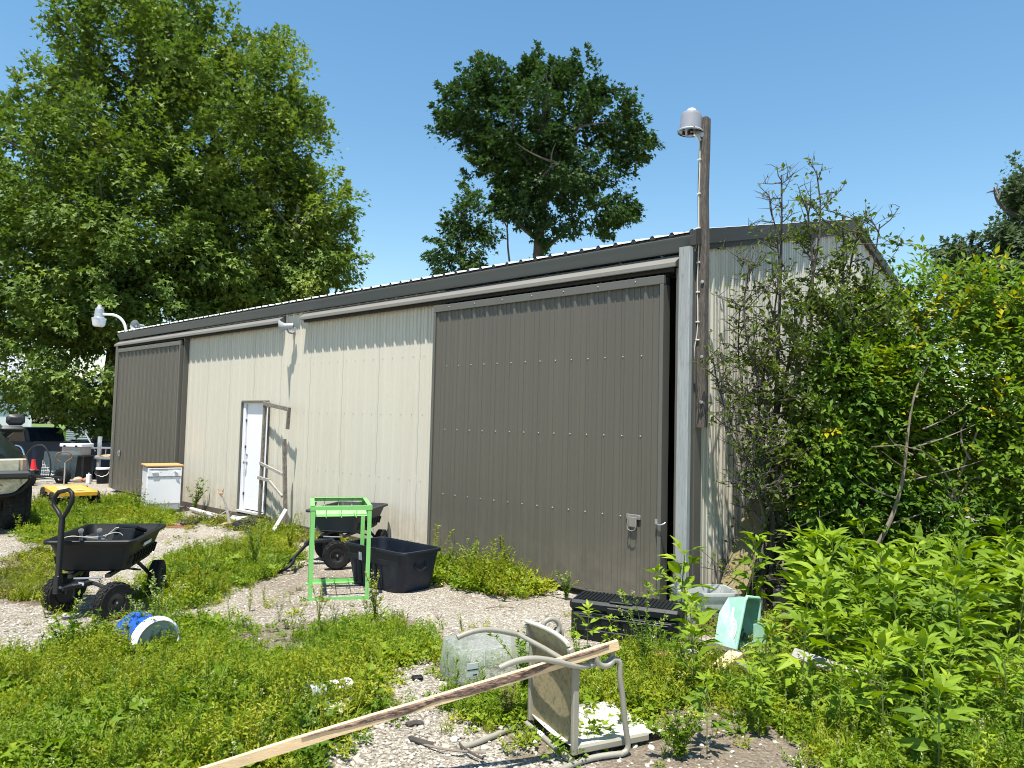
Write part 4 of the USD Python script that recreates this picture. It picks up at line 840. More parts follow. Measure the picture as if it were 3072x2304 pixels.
# small litter on the bare gravel
single('black_block', 'small dark block lying on the bare gravel patch left of the clear tub', 'block', MB().box((-.56, 4.72, .205), (.07, .05, .035), rot([0, 0, 1], .4), b=.006).tube([(-.53, 4.70, .20), (-.52, 4.6, .2), (-.53, 4.53, .203)], .005, 5), 'black_plastic')
rng = np.random.default_rng(77)
for k, (xq, yq, L_, a, lab) in enumerate(((-.42, 3.75, .16, 2.6, 'curved dark stick lying on the gravel below the board'), (-.25, 3.68, .34, 2.9, 'thin pale stick lying on the gravel by the chair leg'), (-.16, 3.66, .22, 2.2, 'thin brown stick crossing the pale stick by the chair leg'), (-.47, 3.95, .09, .3, 'short brown wood chunk on the gravel under the board'), (-.05, 7.2, .3, .1, 'thin dry twig lying on the gravel before the barn'), (-1.5, 8.75, .55, .5, 'long dark twig lying on gravel behind the green frame'))):
    p = V([xq, yq, GZ(xq, yq) + .015]); d = V([math.cos(a), math.sin(a), 0]); nn = V([-d[1], d[0], 0])
    pts = spline([p - d * L_ / 2, p - d * L_ * .1 + nn * L_ * .12 + V([0, 0, .008]), p + d * L_ / 2], 8)
    single('stick', lab, 'stick', MB().tube(pts, [.014 if L_ < .2 else .006] * 7 + [.003], 6), 'pale_bark' if k in (1, 4) else 'twig_bark')

# debris pile by the tool box
single('wood_block', 'square cut timber block end lying by the spreader', 'wood block', MB().box((1.50, 5.02, .235), (.34, .10, .085), rot([0, 0, 1], .85) @ rot([0, 1, 0], -.12), b=.005), 'board_wood')
single('grey_plank', 'short grey weathered plank end leaning below the spreader', 'plank', MB().box((1.66, 4.82, .235), (.34, .08, .022), rot([0, 0, 1], -1.0) @ rot([0, 1, 0], .3), b=.003), 'grey_wood')
single('grey_plank', 'long grey weathered plank with a nail hole lying among the ragweed', 'plank', MB().box((2.28, 4.60, .30), (.95, .085, .025), rot([0, 0, 1], -.62) @ rot([0, 1, 0], .16) @ rot([1, 0, 0], .5), b=.003), 'pale_driftwood')
single('grey_plank', 'charred black plank lying between the tool box and spreader', 'plank', MB().box((1.56, 5.52, .20), (.46, .10, .05), rot([0, 0, 1], -.28) @ rot([0, 1, 0], .18), b=.004), 'skirt_wood')
single('tarp_scrap', 'torn slate blue sheet lying flat under the wood block', 'tarp', crumple(12, 10, .55, .40, .05, 12).move(rot([0, 0, 1], .5), (1.62, 4.80, .17)), 'slate_tarp')
single('tarp_scrap', 'torn slate blue sheet half hidden below the long grey plank', 'tarp', crumple(12, 10, .5, .36, .06, 13).move(rot([0, 0, 1], -.3), (2.05, 4.45, .19)), 'slate_tarp')
single('brick', 'red brick lying behind the chair in the weeds', 'brick', MB().box((1.18, 5.30, .20), (.2, .1, .06), rot([0, 0, 1], .2), b=.006), 'brick_red')
single('brick', 'pale grey brick end lying beside the red brick', 'brick', MB().box((1.33, 5.28, .215), (.1, .1, .075), rot([0, 0, 1], .5), b=.006), 'brick_pale')

# leaning concrete slabs
def slab(name, label, a, b, w, th, upn, m, seed):
    a, b = V(a), V(b); x = (b - a) / np.linalg.norm(b - a); Ls = np.linalg.norm(b - a); y = V(upn, float); y = y - x * (y @ x); y /= np.linalg.norm(y); z = np.cross(x, y)
    bm = trimesh.creation.box((Ls, w, th)); 
    for _ in range(4): bm = bm.subdivide()
    v = bm.vertices; nr = v / V([Ls, w, th]) * 2; v = v + .012 * (meshkit.fbm(v * 14, 3, seed)[:, None] - .5) * np.sign(nr) * (np.abs(nr) > .98)
    return single(name, label, 'concrete slab', (v @ np.stack([x, y, z], 1).T + (a + b) / 2, bm.faces), m, smooth=False)
slab('concrete_slab', 'long mossy concrete slab leaning against the shrub beside the downspout', (2.06, 6.98, .02), (2.64, 7.62, 1.10), .26, .055, (.78, -.62, 0), 'mossy_concrete', 3)
slab('concrete_slab', 'broken mossy concrete corner poking up behind the ragweed', (3.28, 8.05, .25), (3.36, 8.2, .84), .28, .07, (.9, .1, -.25), 'mossy_concrete', 6)

# ------------------------------------------------------------------ by the walk-in door
def small_tire(label, x, y, rz, R, w, tilt):
    t = thing('small_tire', label, 'tyre', (x, y, GZ(x, y)), rz)
    Rt = rot([1, 0, 0], tilt)
    ty = MB().lathe([(R * .5, -.35 * w), (R * .62, -.46 * w), (R * .85, -.48 * w), (R * .97, -.3 * w), (R, 0), (R * .97, .3 * w), (R * .85, .48 * w), (R * .62, .46 * w), (R * .5, .35 * w), (R * .47, 0), (R * .5, -.35 * w)], (0, 0, w * .5 + .01), Rt, 26)
    p = part(t, 'tyre', ty, 'rubber', smooth=40)
    part(p, 'valve', MB().tube([(R * .3, 0, w * .6), (R * .33, 0, w * .6 + .07)], .012, 6), 'black_plastic')
small_tire('small black tyre lying flat on the gravel before the white door', -4.33, 12.0, .4, .20, .12, .05)
small_tire('second small black tyre leaning behind the first by the door sill', -4.27, 12.55, .2, .21, .12, .12)
t = thing('corn_stalk', 'dry grey stalk with a curled brown leaf standing left of the white door', 'dead plant', (-4.72, 12.25, 0), 0)
part(t, 'stem', MB().tube(spline([(.06, 0, 0), (.0, .02, .2), (-.05, .03, .36), (-.12, .03, .52)], 14), np.linspace(.035, .012, 14), 7), 'pale_driftwood', smooth=40)
part(t, 'dead_leaf', MB().add([(-.12, .03, .48), (-.17, .0, .55), (-.20, .03, .63), (-.13, .05, .58), (-.085, .02, .64), (-.10, .04, .55)], [(0, 1, 5), (1, 2, 3), (1, 3, 5), (3, 4, 5)]), 'dead_leaf')
part(t, 'dead_leaf', MB().add([(.02, .0, .18), (.1, -.03, .28), (.13, .0, .38), (.06, .03, .26)], [(0, 1, 2), (0, 2, 3)]), 'dead_leaf')
part(t, 'husk', crumple(6, 6, .3, .2, .12, 4).move(None, (.1, -.05, .01)), 'dead_leaf')
single('metal_strip', 'flat pale metal strip lying on the ground between dishwasher and door', 'metal strip', MB().add([(-5.88, 12.85, .02), (-5.15, 12.72, .06), (-4.86, 12.6, .22), (-4.88, 12.72, .23), (-5.2, 12.95, .07), (-5.82, 13.0, .02)], [(0, 1, 4, 5), (1, 2, 3, 4)]), 'galvanized')
single('white_pipe', 'white plastic pipe lying along the foot of the beige wall', 'pipe', MB().tube([bp(-10.1, -.15, .06), bp(-9.0, -.22, .05)], .035, 10), 'white_dirty', smooth=40)
single('white_pipe', 'short white pipe leaning against the wall beside the broken frame', 'pipe', MB().beam((-3.66, 11.25, .02), (-3.48, 11.40, .42), .035, .06, (1, 0, 0), .006), 'white_dirty')
single('paper_scrap', 'scrap of white packaging lying at the left foot of the white door', 'paper', crumple(7, 6, .26, .16, .1, 9).move(None, (-4.72, 12.75, .03)), 'white_dirty')
mg = MB()
for k in range(9): mg.tube([(-5.75 + k * .07, 11.85, .02), (-5.75 + k * .07, 12.2, .025)], .005, 4, caps=False)
for k in range(6): mg.tube([(-5.75, 11.87 + k * .06, .024), (-5.19, 11.87 + k * .06, .02)], .005, 4, caps=False)
single('wire_mesh', 'rusty wire mesh piece lying flat on the gravel behind the black cart', 'wire mesh', mg, 'rust')
single('black_hose', 'short bent black hose lying on the wire mesh', 'hose', MB().tube(spline([(-5.45, 12.15, .05), (-5.3, 12.0, .06), (-5.17, 11.93, .08), (-5.13, 12.1, .10)], 14), .016, 6), 'black_plastic', smooth=40)

# ------------------------------------------------------------------ yellow wagon
t = thing('yellow_wagon', 'low yellow flatbed garden wagon with peeling deck and its handle up', 'wagon', (-8.70, 14.42, 0), -.876)
part(t, 'deck', MB().box((0, 0, .325), (1.62, .68, .03), b=.006), 'yellow_board')
part(t, 'side_rail', MB().box((0, -.345, .31), (1.62, .02, .075), b=.004), 'yellow_paint'); part(t, 'side_rail', MB().box((0, .345, .31), (1.62, .02, .075), b=.004), 'yellow_paint')
part(t, 'end_rail', MB().box((.815, 0, .31), (.02, .68, .075), b=.004), 'yellow_paint'); part(t, 'end_rail', MB().box((-.815, 0, .31), (.02, .68, .075), b=.004), 'yellow_paint')
part(t, 'peeled_board', MB().box((-.1, -.1, .346), (.5, .18, .012), rot([0, 1, 0], .03)).box((.3, .12, .346), (.35, .12, .012), rot([0, 1, 0], -.04)), 'board_wood')
for sx in (-.55, .6):
    part(t, 'axle', MB().tube([(sx, -.32, .17), (sx, .32, .17)], .016, 8).beam((sx, -.1, .17), (sx, -.1, .30), .04, .03).beam((sx, .1, .17), (sx, .1, .30), .04, .03), 'black_steel')
    for sy in (-1, 1): wheel(t, (sx, sy * .36, .17), (0, sy, 0), .17, .10, lug=16)
hn_ = part(t, 'handle', MB().tube([(-.84, .02, .30), (-.87, .03, .55), (-.90, .03, .80)], .014, 8), 'galvanized', smooth=40)
part(hn_, 'loop', MB().tube(spline([(-.90, .03, .79), (-.90, .10, .86), (-.91, .155, .93), (-.91, .11, 1.0), (-.91, .0, 1.02), (-.91, -.12, .99), (-.91, -.14, .92), (-.90, -.05, .83)], 30), .012, 7), 'rust', smooth=40)

# ------------------------------------------------------------------ pickup at the left edge
TX, TY = -8.08, 10.54
tk = thing('parked_pickup', 'dark green pickup truck with a grille guard at the left edge', 'pickup truck', (TX, TY, -.02), .72)
# local: -y is the front, +x its left side
def hull_sections(secs):
    """secs: (y, half width low, half width high, z low, z high, rounding)"""
    rings = []
    for y_, wl, wh, z0, z1, r in secs:
        rings.append(V([(-wl, y_, z0), (wl, y_, z0), (wl + .01, y_, (z0 + z1) / 2), (wh, y_, z1 - r), (wh - r, y_, z1), (-wh + r, y_, z1), (-wh, y_, z1 - r), (-wl - .01, y_, (z0 + z1) / 2)]))
    return loft(MB(), rings, True, True)
part(tk, 'body', hull_sections([(.12, .86, .74, .88, 1.12, .10), (.25, .90, .86, .88, 1.20, .12), (.9, .93, .88, .84, 1.26, .12), (1.45, .95, .90, .80, 1.28, .10), (3.1, .95, .92, .60, 1.22, .05), (5.4, .95, .93, .62, 1.22, .05)]), 'truck_paint', smooth=40)
part(tk, 'hood', hull_sections([(.10, .84, .70, 1.0, 1.22, .10), (.35, .90, .78, 1.0, 1.36, .14), (.8, .92, .82, 1.0, 1.46, .16), (1.5, .92, .84, 1.0, 1.54, .16)]), 'truck_paint', smooth=40)
cb_ = part(tk, 'cab', hull_sections([(1.35, .84, .80, 1.18, 1.24, .03), (1.95, .86, .66, 1.18, 1.82, .10), (2.3, .86, .68, 1.18, 1.88, .10), (3.0, .86, .68, 1.18, 1.88, .10), (3.15, .86, .70, 1.18, 1.80, .10)]), 'dark_glass', smooth=40)
part(tk, 'roof', MB().box((0, 2.45, 1.88), (1.26, 1.15, .05), b=.02), 'truck_paint')
bm_ = part(tk, 'bumper', MB().box((0, .02, .905), (1.93, .22, .125), b=.035).box((.90, .20, .90), (.14, .34, .12), b=.03).box((-.90, .20, .90), (.14, .34, .12), b=.03), 'truck_plastic', smooth=40)
part(bm_, 'valance', loft(MB(), [V([(-.93, .0, .84), (.96, .0, .84), (.96, .2, .84), (-.93, .2, .84)]), V([(-.78, .06, .60), (.74, .06, .60), (.78, .2, .60), (-.78, .2, .60)])], True, True), 'valance_reflect', smooth=False)
part(bm_, 'valance_lip', MB().tube(spline([(.97, .0, .84), (.93, .02, .74), (.82, .04, .63), (.6, .05, .585), (0, .05, .58), (-.6, .05, .585)], 26), .03, 8), 'black_plastic', smooth=40)
gr = part(tk, 'grille', MB().box((0, .10, 1.07), (1.0, .10, .24), b=.03), 'truck_plastic')
for s in (-1, 1):
    hl = part(tk, 'headlight', MB().box((s * .66, .085, 1.045), (.33, .10, .20), rot([0, 0, 1], s * .10), b=.02), 'lamp_lens', smooth=35)
    part(hl, 'marker_lens', MB().box((s * .86, .13, 1.045), (.10, .12, .20), rot([0, 0, 1], s * .55), b=.02), 'lens_amber', smooth=35)
gg = part(tk, 'grille_guard', MB().tube(spline([(.47, -.16, .55), (.47, -.17, .85), (.47, -.17, 1.10), (.46, -.15, 1.22)], 14), .03, 10).tube(spline([(-.47, -.16, .55), (-.47, -.17, .85), (-.47, -.17, 1.10), (-.46, -.15, 1.22)], 14), .03, 10).tube([(-.46, -.15, 1.22), (.46, -.15, 1.22)], .03, 10).tube([(-.47, -.17, .85), (.47, -.17, .85)], .026, 10), 'chrome', smooth=40)
for s in (-1, 1):
    wl_ = wheel(tk, (s * .86, .66, .50), (s, 0, 0), .50, .34, rimr=.23, lug=22)
    wheel(tk, (s * .80, 4.5, .43), (s, 0, 0), .43, .30, rimr=.21, lug=22)
    fd = part(tk, 'fender', loft(MB(), [V([(s * .70, .76 + r_ * math.cos(a), .52 + r_ * math.sin(a)) for r_ in (.56, .68)] + [(s * .985, .76 + r_ * math.cos(a), .52 + r_ * math.sin(a) * .97) for r_ in (.66, .56)]) for a in np.linspace(.25, math.pi - .75, 14)], True, True), 'truck_plastic', smooth=40)
    mr_ = part(tk, 'mirror', MB().box((s * .93, 1.62, 1.72), (.27, .12, .19), b=.05).box((s * .89, 1.60, 1.565), (.36, .16, .11), b=.045).beam((s * .80, 1.66, 1.44), (s * .9, 1.62, 1.54), .10, .07), 'truck_plastic', smooth=40)
part(tk, 'windshield', MB().add([(-.74, 1.42, 1.26), (.74, 1.42, 1.26), (.60, 1.93, 1.78), (-.60, 1.93, 1.78)], [(0, 1, 2, 3)]), 'dark_glass')

# ------------------------------------------------------------------ far left: blue pickup, go-kart, chest, trailer, bucket
bt = thing('blue_pickup', 'blue compact pickup parked behind the go-kart, tree shade put into its dark paint', 'pickup truck', (-14.9, 23.6, -.42), -.16)
def side_prism(poly, w, y0=0.0):
    p = V(poly); r = [np.c_[p[:, 0], np.full(len(p), y0 + s * w / 2), p[:, 1]] for s in (-1, 1)]
    return loft(MB(), r, True, True)
part(bt, 'body', side_prism([(2.0, .45), (2.05, 1.32), (-.3, 1.32), (-1.6, 1.30), (-2.9, 1.12), (-3.05, .8), (-3.0, .45)], 1.62), 'blue_paint_shaded')
part(bt, 'cab', side_prism([(-2.0, 1.26), (-1.40, 1.70), (-1.25, 1.76), (-.35, 1.76), (-.25, 1.68), (-.12, 1.28)], 1.42), 'blue_paint_shaded')
for s in (-1, 1):
    part(bt, 'side_window', side_prism([(-1.68, 1.31), (-1.30, 1.66), (-.40, 1.68), (-.30, 1.31)], .01, s * .715), 'dark_glass')
    for xx in (-2.1, 1.3): wheel(bt, (xx, s * .72, .36), (0, s, 0), .36, .2, lug=14)
part(bt, 'windshield', MB().add([(-1.99, -.64, 1.28), (-1.99, .64, 1.28), (-1.41, .62, 1.69), (-1.41, -.62, 1.69)], [(0, 1, 2, 3)]).move(None, (-.012, 0, .012)), 'dark_glass')
part(bt, 'mirror', MB().box((-1.65, -.86, 1.38), (.12, .18, .14), b=.03), 'black_plastic')
part(bt, 'bed_rail', MB().box((1.05, -.78, 1.335), (1.95, .07, .03)).box((1.05, .78, 1.335), (1.95, .07, .03)), 'black_plastic')
part(bt, 'bumper', MB().box((-3.06, 0, .62), (.12, 1.6, .16), b=.03), 'chrome')

gk = thing('go_kart', 'black tube framed go-kart with a low seat parked beside the truck', 'go-kart', (-12.55, 18.9, -.05), -.25)
part(gk, 'frame', MB().tube([(-.75, -.4, .2), (.75, -.4, .2), (.75, .4, .2), (-.75, .4, .2)], .02, 7, closed=True).tube([(-.3, -.4, .2), (-.3, .4, .2)], .02, 7).tube([(.3, -.4, .2), (.3, .4, .2)], .02, 7), 'black_steel')
for s in (-1, 1):
    part(gk, 'roll_cage', MB().tube(spline([(-.55, s * .38, .2), (-.48, s * .37, .62), (-.12, s * .34, 1.0), (.1, s * .34, 1.02), (.3, s * .36, .8), (.33, s * .38, .2)], 24), .019, 7), 'chrome' if s < 0 else 'black_steel', smooth=40)
    for xx in (-.62, .62): wheel(gk, (xx, s * .52, .21), (0, s, 0), .21, .16, lug=14)
part(gk, 'seat', MB().box((-.05, 0, .33), (.45, .5, .12), b=.04).box((-.25, 0, .52), (.12, .5, .40), rot([0, 1, 0], -.25), b=.04), 'rubber', smooth=40)
part(gk, 'front_rail', MB().tube(spline([(.1, -.42, .2), (.12, -.42, .42), (.3, -.42, .46), (.75, -.42, .44)], 16), .019, 7), 'chrome', smooth=40)
part(gk, 'engine', MB().box((-.6, .1, .36), (.24, .3, .28), b=.03), 'black_plastic')
t = thing('red_cone', 'small red plastic cone hanging on the go-kart frame', 'cone', (-12.17, 18.6, .37), 0)
part(t, 'cone', MB().lathe([(.035, .26), (.04, .25), (.075, 0), (.06, 0)], (0, 0, 0), rot([0, 1, 0], -.05), 14), 'red_plastic', smooth=40)
part(t, 'base_flange', MB().box((0, 0, .0), (.2, .12, .015)), 'red_plastic')
rk = thing('tool_rack', 'low dark steel rack beneath the diamond plate chest', 'rack', (-12.38, 20.75, -.11), -.12)
for sx in (-.36, .36):
    for sy in (-.2, .2): part(rk, 'leg', MB().beam((sx, sy, 0), (sx, sy, .73), .04, .04), 'black_steel')
part(rk, 'top', MB().box((0, 0, .735), (.80, .48, .03)), 'black_steel'); part(rk, 'back_panel', MB().box((0, .22, .38), (.74, .01, .66)), 'interior_dark')
ch_ = thing('diamond_plate_chest', 'silver diamond plate truck chest standing on the dark rack', 'tool chest', (-12.38, 20.75, .64), -.12)
part(ch_, 'body', MB().box((0, 0, .12), (.60, .42, .24), b=.01), 'diamond_plate')
dl_ = part(ch_, 'lid', MB().box((0, 0, .285), (.68, .5, .09), b=.012), 'white_paint')
di = MB()
for i in range(12):
    for j in range(4): di.beam((-.28 + i * .049, -.2135, .03 + j * .055), (-.255 + i * .049, -.2135, .055 + j * .055), .008, .008, (0, 1, 0))
part(ch_, 'raised_tread', di, 'galvanized', kind='stuff')
part(ch_, 'latch', MB().box((-.18, -.255, .26), (.06, .02, .05)).box((.18, -.255, .26), (.06, .02, .05)), 'black_plastic')
t = thing('glass_sheet', 'clear glass sheet leaning against the dark rack', 'glass sheet', (-12.55, 20.15, -.1), -.1)
part(t, 'pane', MB().box((0, .1, .42), (1.0, .006, .86), rot([1, 0, 0], -.12)), 'glass_sheet')
wl2 = MB()
for k in range(9): wl2.tube([(-.42 + k * .09, -.05, .02), (-.42 + k * .045, -.0, max(.12, .62 - k * .06))], .008, 4)
for k in range(6): wl2.tube([(-.44 + k * .01, -.055, .06 + k * .09), (.34 - k * .13, -.055, .06 + k * .09)], .007, 4)
single('wire_trellis', 'pale wire trellis standing before the leaning glass sheet', 'trellis', wl2.move(rot([0, 0, 1], -.1), (-12.45, 20.0, -.1)), 'white_dirty')
tr = thing('utility_trailer', 'galvanized utility trailer with rails and a slatted bed behind the chest', 'trailer', (-11.35, 21.5, -.15), .0)
part(tr, 'bed_frame', MB().beam((-.75, -.5, .72), (1.2, -.5, .72), .05, .06).beam((-.75, .6, .72), (1.2, .6, .72), .05, .06).beam((-.75, -.5, .72), (-.75, .6, .72), .05, .06), 'galvanized')
for k in range(7): part(tr, 'bed_slat', MB().box((-.6 + k * .28, .05, .76), (.16, 1.1, .02)), 'board_wood')
part(tr, 'post', MB().box((-.55, -.45, .75), (.08, .08, 1.15)), 'galvanized'); part(tr, 'post', MB().box((.45, -.52, .30), (.06, .06, .85)), 'white_dirty')
part(tr, 'rail', MB().beam((-.5, -.47, 1.0), (1.2, -.47, 1.02), .03, .05).beam((-.9, -.47, .98), (-.5, -.47, 1.0), .03, .04).beam((-.9, -.5, .70), (-.2, -.5, .68), .03, .04).beam((-.98, -.46, 1.42), (-.66, -.46, .9), .02, .03), 'galvanized')
for k in range(6): part(tr, 'upright', MB().tube([(-.35 + k * .22, -.47, .76), (-.35 + k * .22, -.47, 1.0)], .008, 5), 'white_dirty')
wheel(tr, (.6, -.62, .27), (0, -1, 0), .27, .16, lug=12); wheel(tr, (.6, .72, .27), (0, 1, 0), .27, .16, lug=12)
t = thing('wrapped_load', 'bundle wrapped in crinkled white plastic on the utility trailer', 'bundle', (-11.2, 21.75, .62), .1)
bw = trimesh.creation.icosphere(3, 1.0); bv = bw.vertices * V([.62, .35, .26]); bv = bv + .05 * (meshkit.fbm(bv * 6, 3, 5)[:, None] - .5) * bw.vertices
part(t, 'wrap', MB().add(bv + V([0, 0, .26]), bw.faces), 'white_fabric', smooth=25)
t = thing('black_bucket', 'black pail with a white lid standing by the far barn corner', 'bucket', (-11.03, 19.75, -.06), 0)
part(t, 'pail', MB().lathe([(0, 0), (.145, 0), (.165, .35), (.175, .36), (.172, .40), (0, .40)], (0, 0, 0), None, 22), 'black_plastic', smooth=35)
part(t, 'lid', MB().lathe([(.18, .39), (.182, .43), (.17, .44), (0, .44)], (0, 0, 0), None, 22), 'print_white', smooth=35)
part(t, 'bail', MB().tube(spline([(.17, -.03, .34), (.1, -.17, .22), (-.05, -.19, .24), (-.17, -.03, .34)], 16), .005, 5), 'steel')
t = thing('white_jug', 'narrow white plastic jug standing left of the black pail', 'jug', (-11.3, 19.55, -.05), 0)
part(t, 'jug', MB().box((0, 0, .13), (.10, .10, .26), b=.015), 'print_white'); part(t, 'cap', MB().lathe([(.02, .26), (.02, .29), (0, .29)], (0, 0, 0), None, 10), 'print_grey')
for k, (xq, yq, r_, m_) in enumerate(((-11.85, 20.0, .11, 'lens_amber'), (-11.62, 20.05, .10, 'brick_red'))):
    bs = trimesh.creation.icosphere(2, 1); bv = bs.vertices * V([1.3, .9, .8]) * r_; bv = bv * (1 + .4 * (meshkit.fbm(bs.vertices * 2 + k, 3, k)[:, None] - .5))
    single('rag_bundle', ('pinkish cloth bundle lying on gravel left of the white jug', 'rusty red cloth bundle lying right beside the pink one')[k], 'cloth', (bv + V([xq, yq, .0]), bs.faces), m_, smooth=30)
# yard lamp at the far end
lp = thing('yard_lamp', 'white dusk-to-dawn yard lamp on a curved arm over the far barn corner', 'lamp', (-9.72, 18.55, -.05), 0)
part(lp, 'pole', MB().tube([(0, 0, 0), (.02, 0, 2.2), (.03, 0, 4.05)], [.12, .11, .10], 10), 'board_wood', smooth=40)
part(lp, 'arm', MB().tube(spline([(-.19, -.1, 3.65), (-.19, -.1, 3.95), (-.26, -.1, 4.22), (-.42, -.1, 4.38), (-.65, -.1, 4.43), (-.80, -.1, 4.43)], 26), .036, 9), 'lamp_white', smooth=40)
part(lp, 'arm_bracket', MB().beam((-.19, -.1, 3.75), (0, 0, 3.75), .06, .06).beam((-.19, -.1, 3.95), (0, 0, 3.98), .05, .05), 'galvanized')
h_ = part(lp, 'lamp_head', MB().lathe([(0, .36), (.06, .36), (.07, .32), (.10, .30), (.115, .12), (.12, .08), (.17, .06), (.17, .04)], (-.90, -.1, 4.27), None, 22), 'galvanized', smooth=35)
part(h_, 'diffuser', MB().lathe([(.175, .05), (.165, .02), (.14, -.13), (.10, -.16), (0, -.16)], (-.90, -.1, 4.27), None, 22), 'lamp_white', smooth=35)
part(h_, 'photocell', MB().lathe([(.04, .36), (.04, .40), (0, .41)], (-.90, -.1, 4.27), None, 10), 'lamp_white')
horn('horn_speaker', 'grey horn loudspeaker on the wooden pole beside the yard lamp', (-9.66, 18.38, 4.10), math.pi - .35, .0, 1.25, [(0, -.10, -.04), (0, -.13, -.1), (0, -.13, -.22)])
# far buildings
wb = thing('white_farm_building', 'white building mostly hidden behind the left maple', 'building', (-44.3, 54.65, -.35), .65)
part(wb, 'wall', MB().box((0, 0, 2.2), (13, 9, 4.4)), 'white_building')
part(wb, 'roof', MB().add([(-6.8, -5, 4.35), (6.8, -5, 4.35), (6.8, 0, 6.6), (-6.8, 0, 6.6), (-6.8, 5, 4.35), (6.8, 5, 4.35)], [(0, 1, 2, 3), (3, 2, 5, 4)]), 'downspout_metal')
part(wb, 'corner_board', MB().box((6.48, -4.48, 2.2), (.14, .14, 4.4)), 'print_white')
part(wb, 'window', MB().box((3.5, -4.52, 2.4), (1.1, .06, 1.3)), 'dark_glass'); part(wb, 'window', MB().box((0, -4.52, 2.4), (1.1, .06, 1.3)), 'dark_glass')
gb = thing('grain_bin', 'corrugated silver grain bin standing in the shade behind the maple', 'grain bin', (-23.7, 44, -.32), 0)
pr = []
for k in range(60): pr.append((2.75 + .03 * (k % 2), .0 + k * .062))
part(gb, 'wall', MB().lathe(pr, (0, 0, 0), None, 40), 'corrugated', smooth=False)
part(gb, 'roof', MB().lathe([(2.9, 3.68), (.4, 5.0), (.35, 5.2), (0, 5.25)], (0, 0, 0), None, 24), 'corrugated')

# ------------------------------------------------------------------ trees
LEAF = V([(0, 0, 0), (-.5, .42, .10), (-.17, .48, .02), (0, 1.0, -.08), (.17, .48, .02), (.5, .42, .10)])
LEAFF = V([(0, 2, 1), (0, 3, 2), (0, 4, 3), (0, 5, 4)])
KITE = V([(0, 0, 0), (-.30, .45, .08), (0, 1.0, -.06), (.30, .45, .08)])
KITEF = V([(0, 2, 1), (0, 3, 2)])
def place_leaves(pos, up_, fwd, size, shape=LEAF, faces=LEAFF):
    """One leaf per row: base at pos, growing along fwd, upper side towards up_."""
    n = len(pos); f = fwd / np.linalg.norm(fwd, axis=1, keepdims=True)
    z = up_ - f * (up_ * f).sum(1, keepdims=True); z /= np.maximum(np.linalg.norm(z, axis=1, keepdims=True), 1e-6); x = np.cross(f, z)
    v = pos[:, None] + size[:, None, None] * (shape[None, :, :1] * x[:, None] + shape[None, :, 1:2] * f[:, None] + shape[None, :, 2:] * z[:, None])
    F = (faces[None] + (np.arange(n) * len(shape))[:, None, None]).reshape(-1, 3)
    return v.reshape(-1, 3), F
def crown(blobs, clumps, per, leaf, seed, spread=.42, droop=.35, shell=.55, cut=.42):
    """Leaf clumps over and inside a set of ellipsoids (centre, radii), thinned by noise so that sky shows through."""
    r = np.random.default_rng(seed); vol = V([b[1][0] * b[1][1] + b[1][1] * b[1][2] + b[1][0] * b[1][2] for b in blobs]); C = []
    cen = np.mean([b[0] for b in blobs], 0)
    while len(C) < clumps:
        k = r.choice(len(blobs), p=vol / vol.sum()); c, rad = V(blobs[k][0]), V(blobs[k][1])
        d = r.standard_normal(3); d /= np.linalg.norm(d); q = c + d * rad * (1 - shell * r.random() ** 1.7) * (1 + .18 * r.standard_normal() * .5)
        if meshkit.fbm(q * .55, 3, seed) < cut - .1 * 0: continue
        out = q - cen; C.append((q, out / np.linalg.norm(out)))
    Q = np.repeat(V([c[0] for c in C]), per, 0); O = np.repeat(V([c[1] for c in C]), per, 0); n = len(Q)
    ax = V([c[1] for c in C]) * .75 + V([0, 0, .45]) + .45 * r.standard_normal((clumps, 3)); ax /= np.linalg.norm(ax, axis=1, keepdims=True); A = np.repeat(ax, per, 0)
    sz = np.repeat(.55 + .9 * r.random(clumps), per)
    t_ = r.random(n) * 2.6 - 1.3; off = (A * t_[:, None] + r.standard_normal((n, 3)) * V([1, 1, .7]) * (.62 - .28 * t_)[:, None] * .7) * spread * sz[:, None]; pos = Q + off
    fwd = O * .5 + A * .4 + off / spread * .45 + r.standard_normal((n, 3)) * .55 + V([0, 0, -droop]); upv = V([0, 0, 1.0]) + O * .5 + r.standard_normal((n, 3)) * .4
    return place_leaves(pos, upv, fwd, leaf * (.65 + .7 * r.random(n)))
def limbs(base, top, n, r0, seed, reach, z0):
    """Trunk with forked limbs reaching into the crown."""
    r = np.random.default_rng(seed); out = []
    base, top = V(base, float), V(top, float)
    pts = spline([base, base * .6 + top * .4 + V([.15, 0, 0]), top], 12)
    trunk = MB().tube(pts, np.linspace(r0, r0 * .25, 12) + r0 * .35 * np.exp(-np.linspace(0, 8, 12)), 10)
    for k in range(n):
        t_ = z0 + (1 - z0) * (k + .5) / n; p = base + (top - base) * t_; a = k * 2.4 + r.random(); L_ = reach * (1.1 - .6 * (t_ - z0) / (1 - z0)) * (.8 + .4 * r.random())
        e = p + V([math.cos(a) * L_, math.sin(a) * L_, L_ * (.55 + .5 * r.random())]); m = (p + e) / 2 + V([0, 0, -.08 * L_]) + .1 * L_ * r.standard_normal(3)
        mb = MB().tube(spline([p, m, e], 9), np.linspace(r0 * .42, r0 * .08, 9) * (1.1 - .5 * t_), 7)
        for j in range(3):
            q = m + (e - m) * r.random(); g = q + r.standard_normal(3) * V([1, 1, .6]) * L_ * .35 + V([0, 0, .2 * L_]); mb.tube(spline([q, (q + g) / 2 + .05 * r.standard_normal(3), g], 6), np.linspace(r0 * .14, r0 * .03, 6), 5)
        out.append(mb)
    return trunk, out
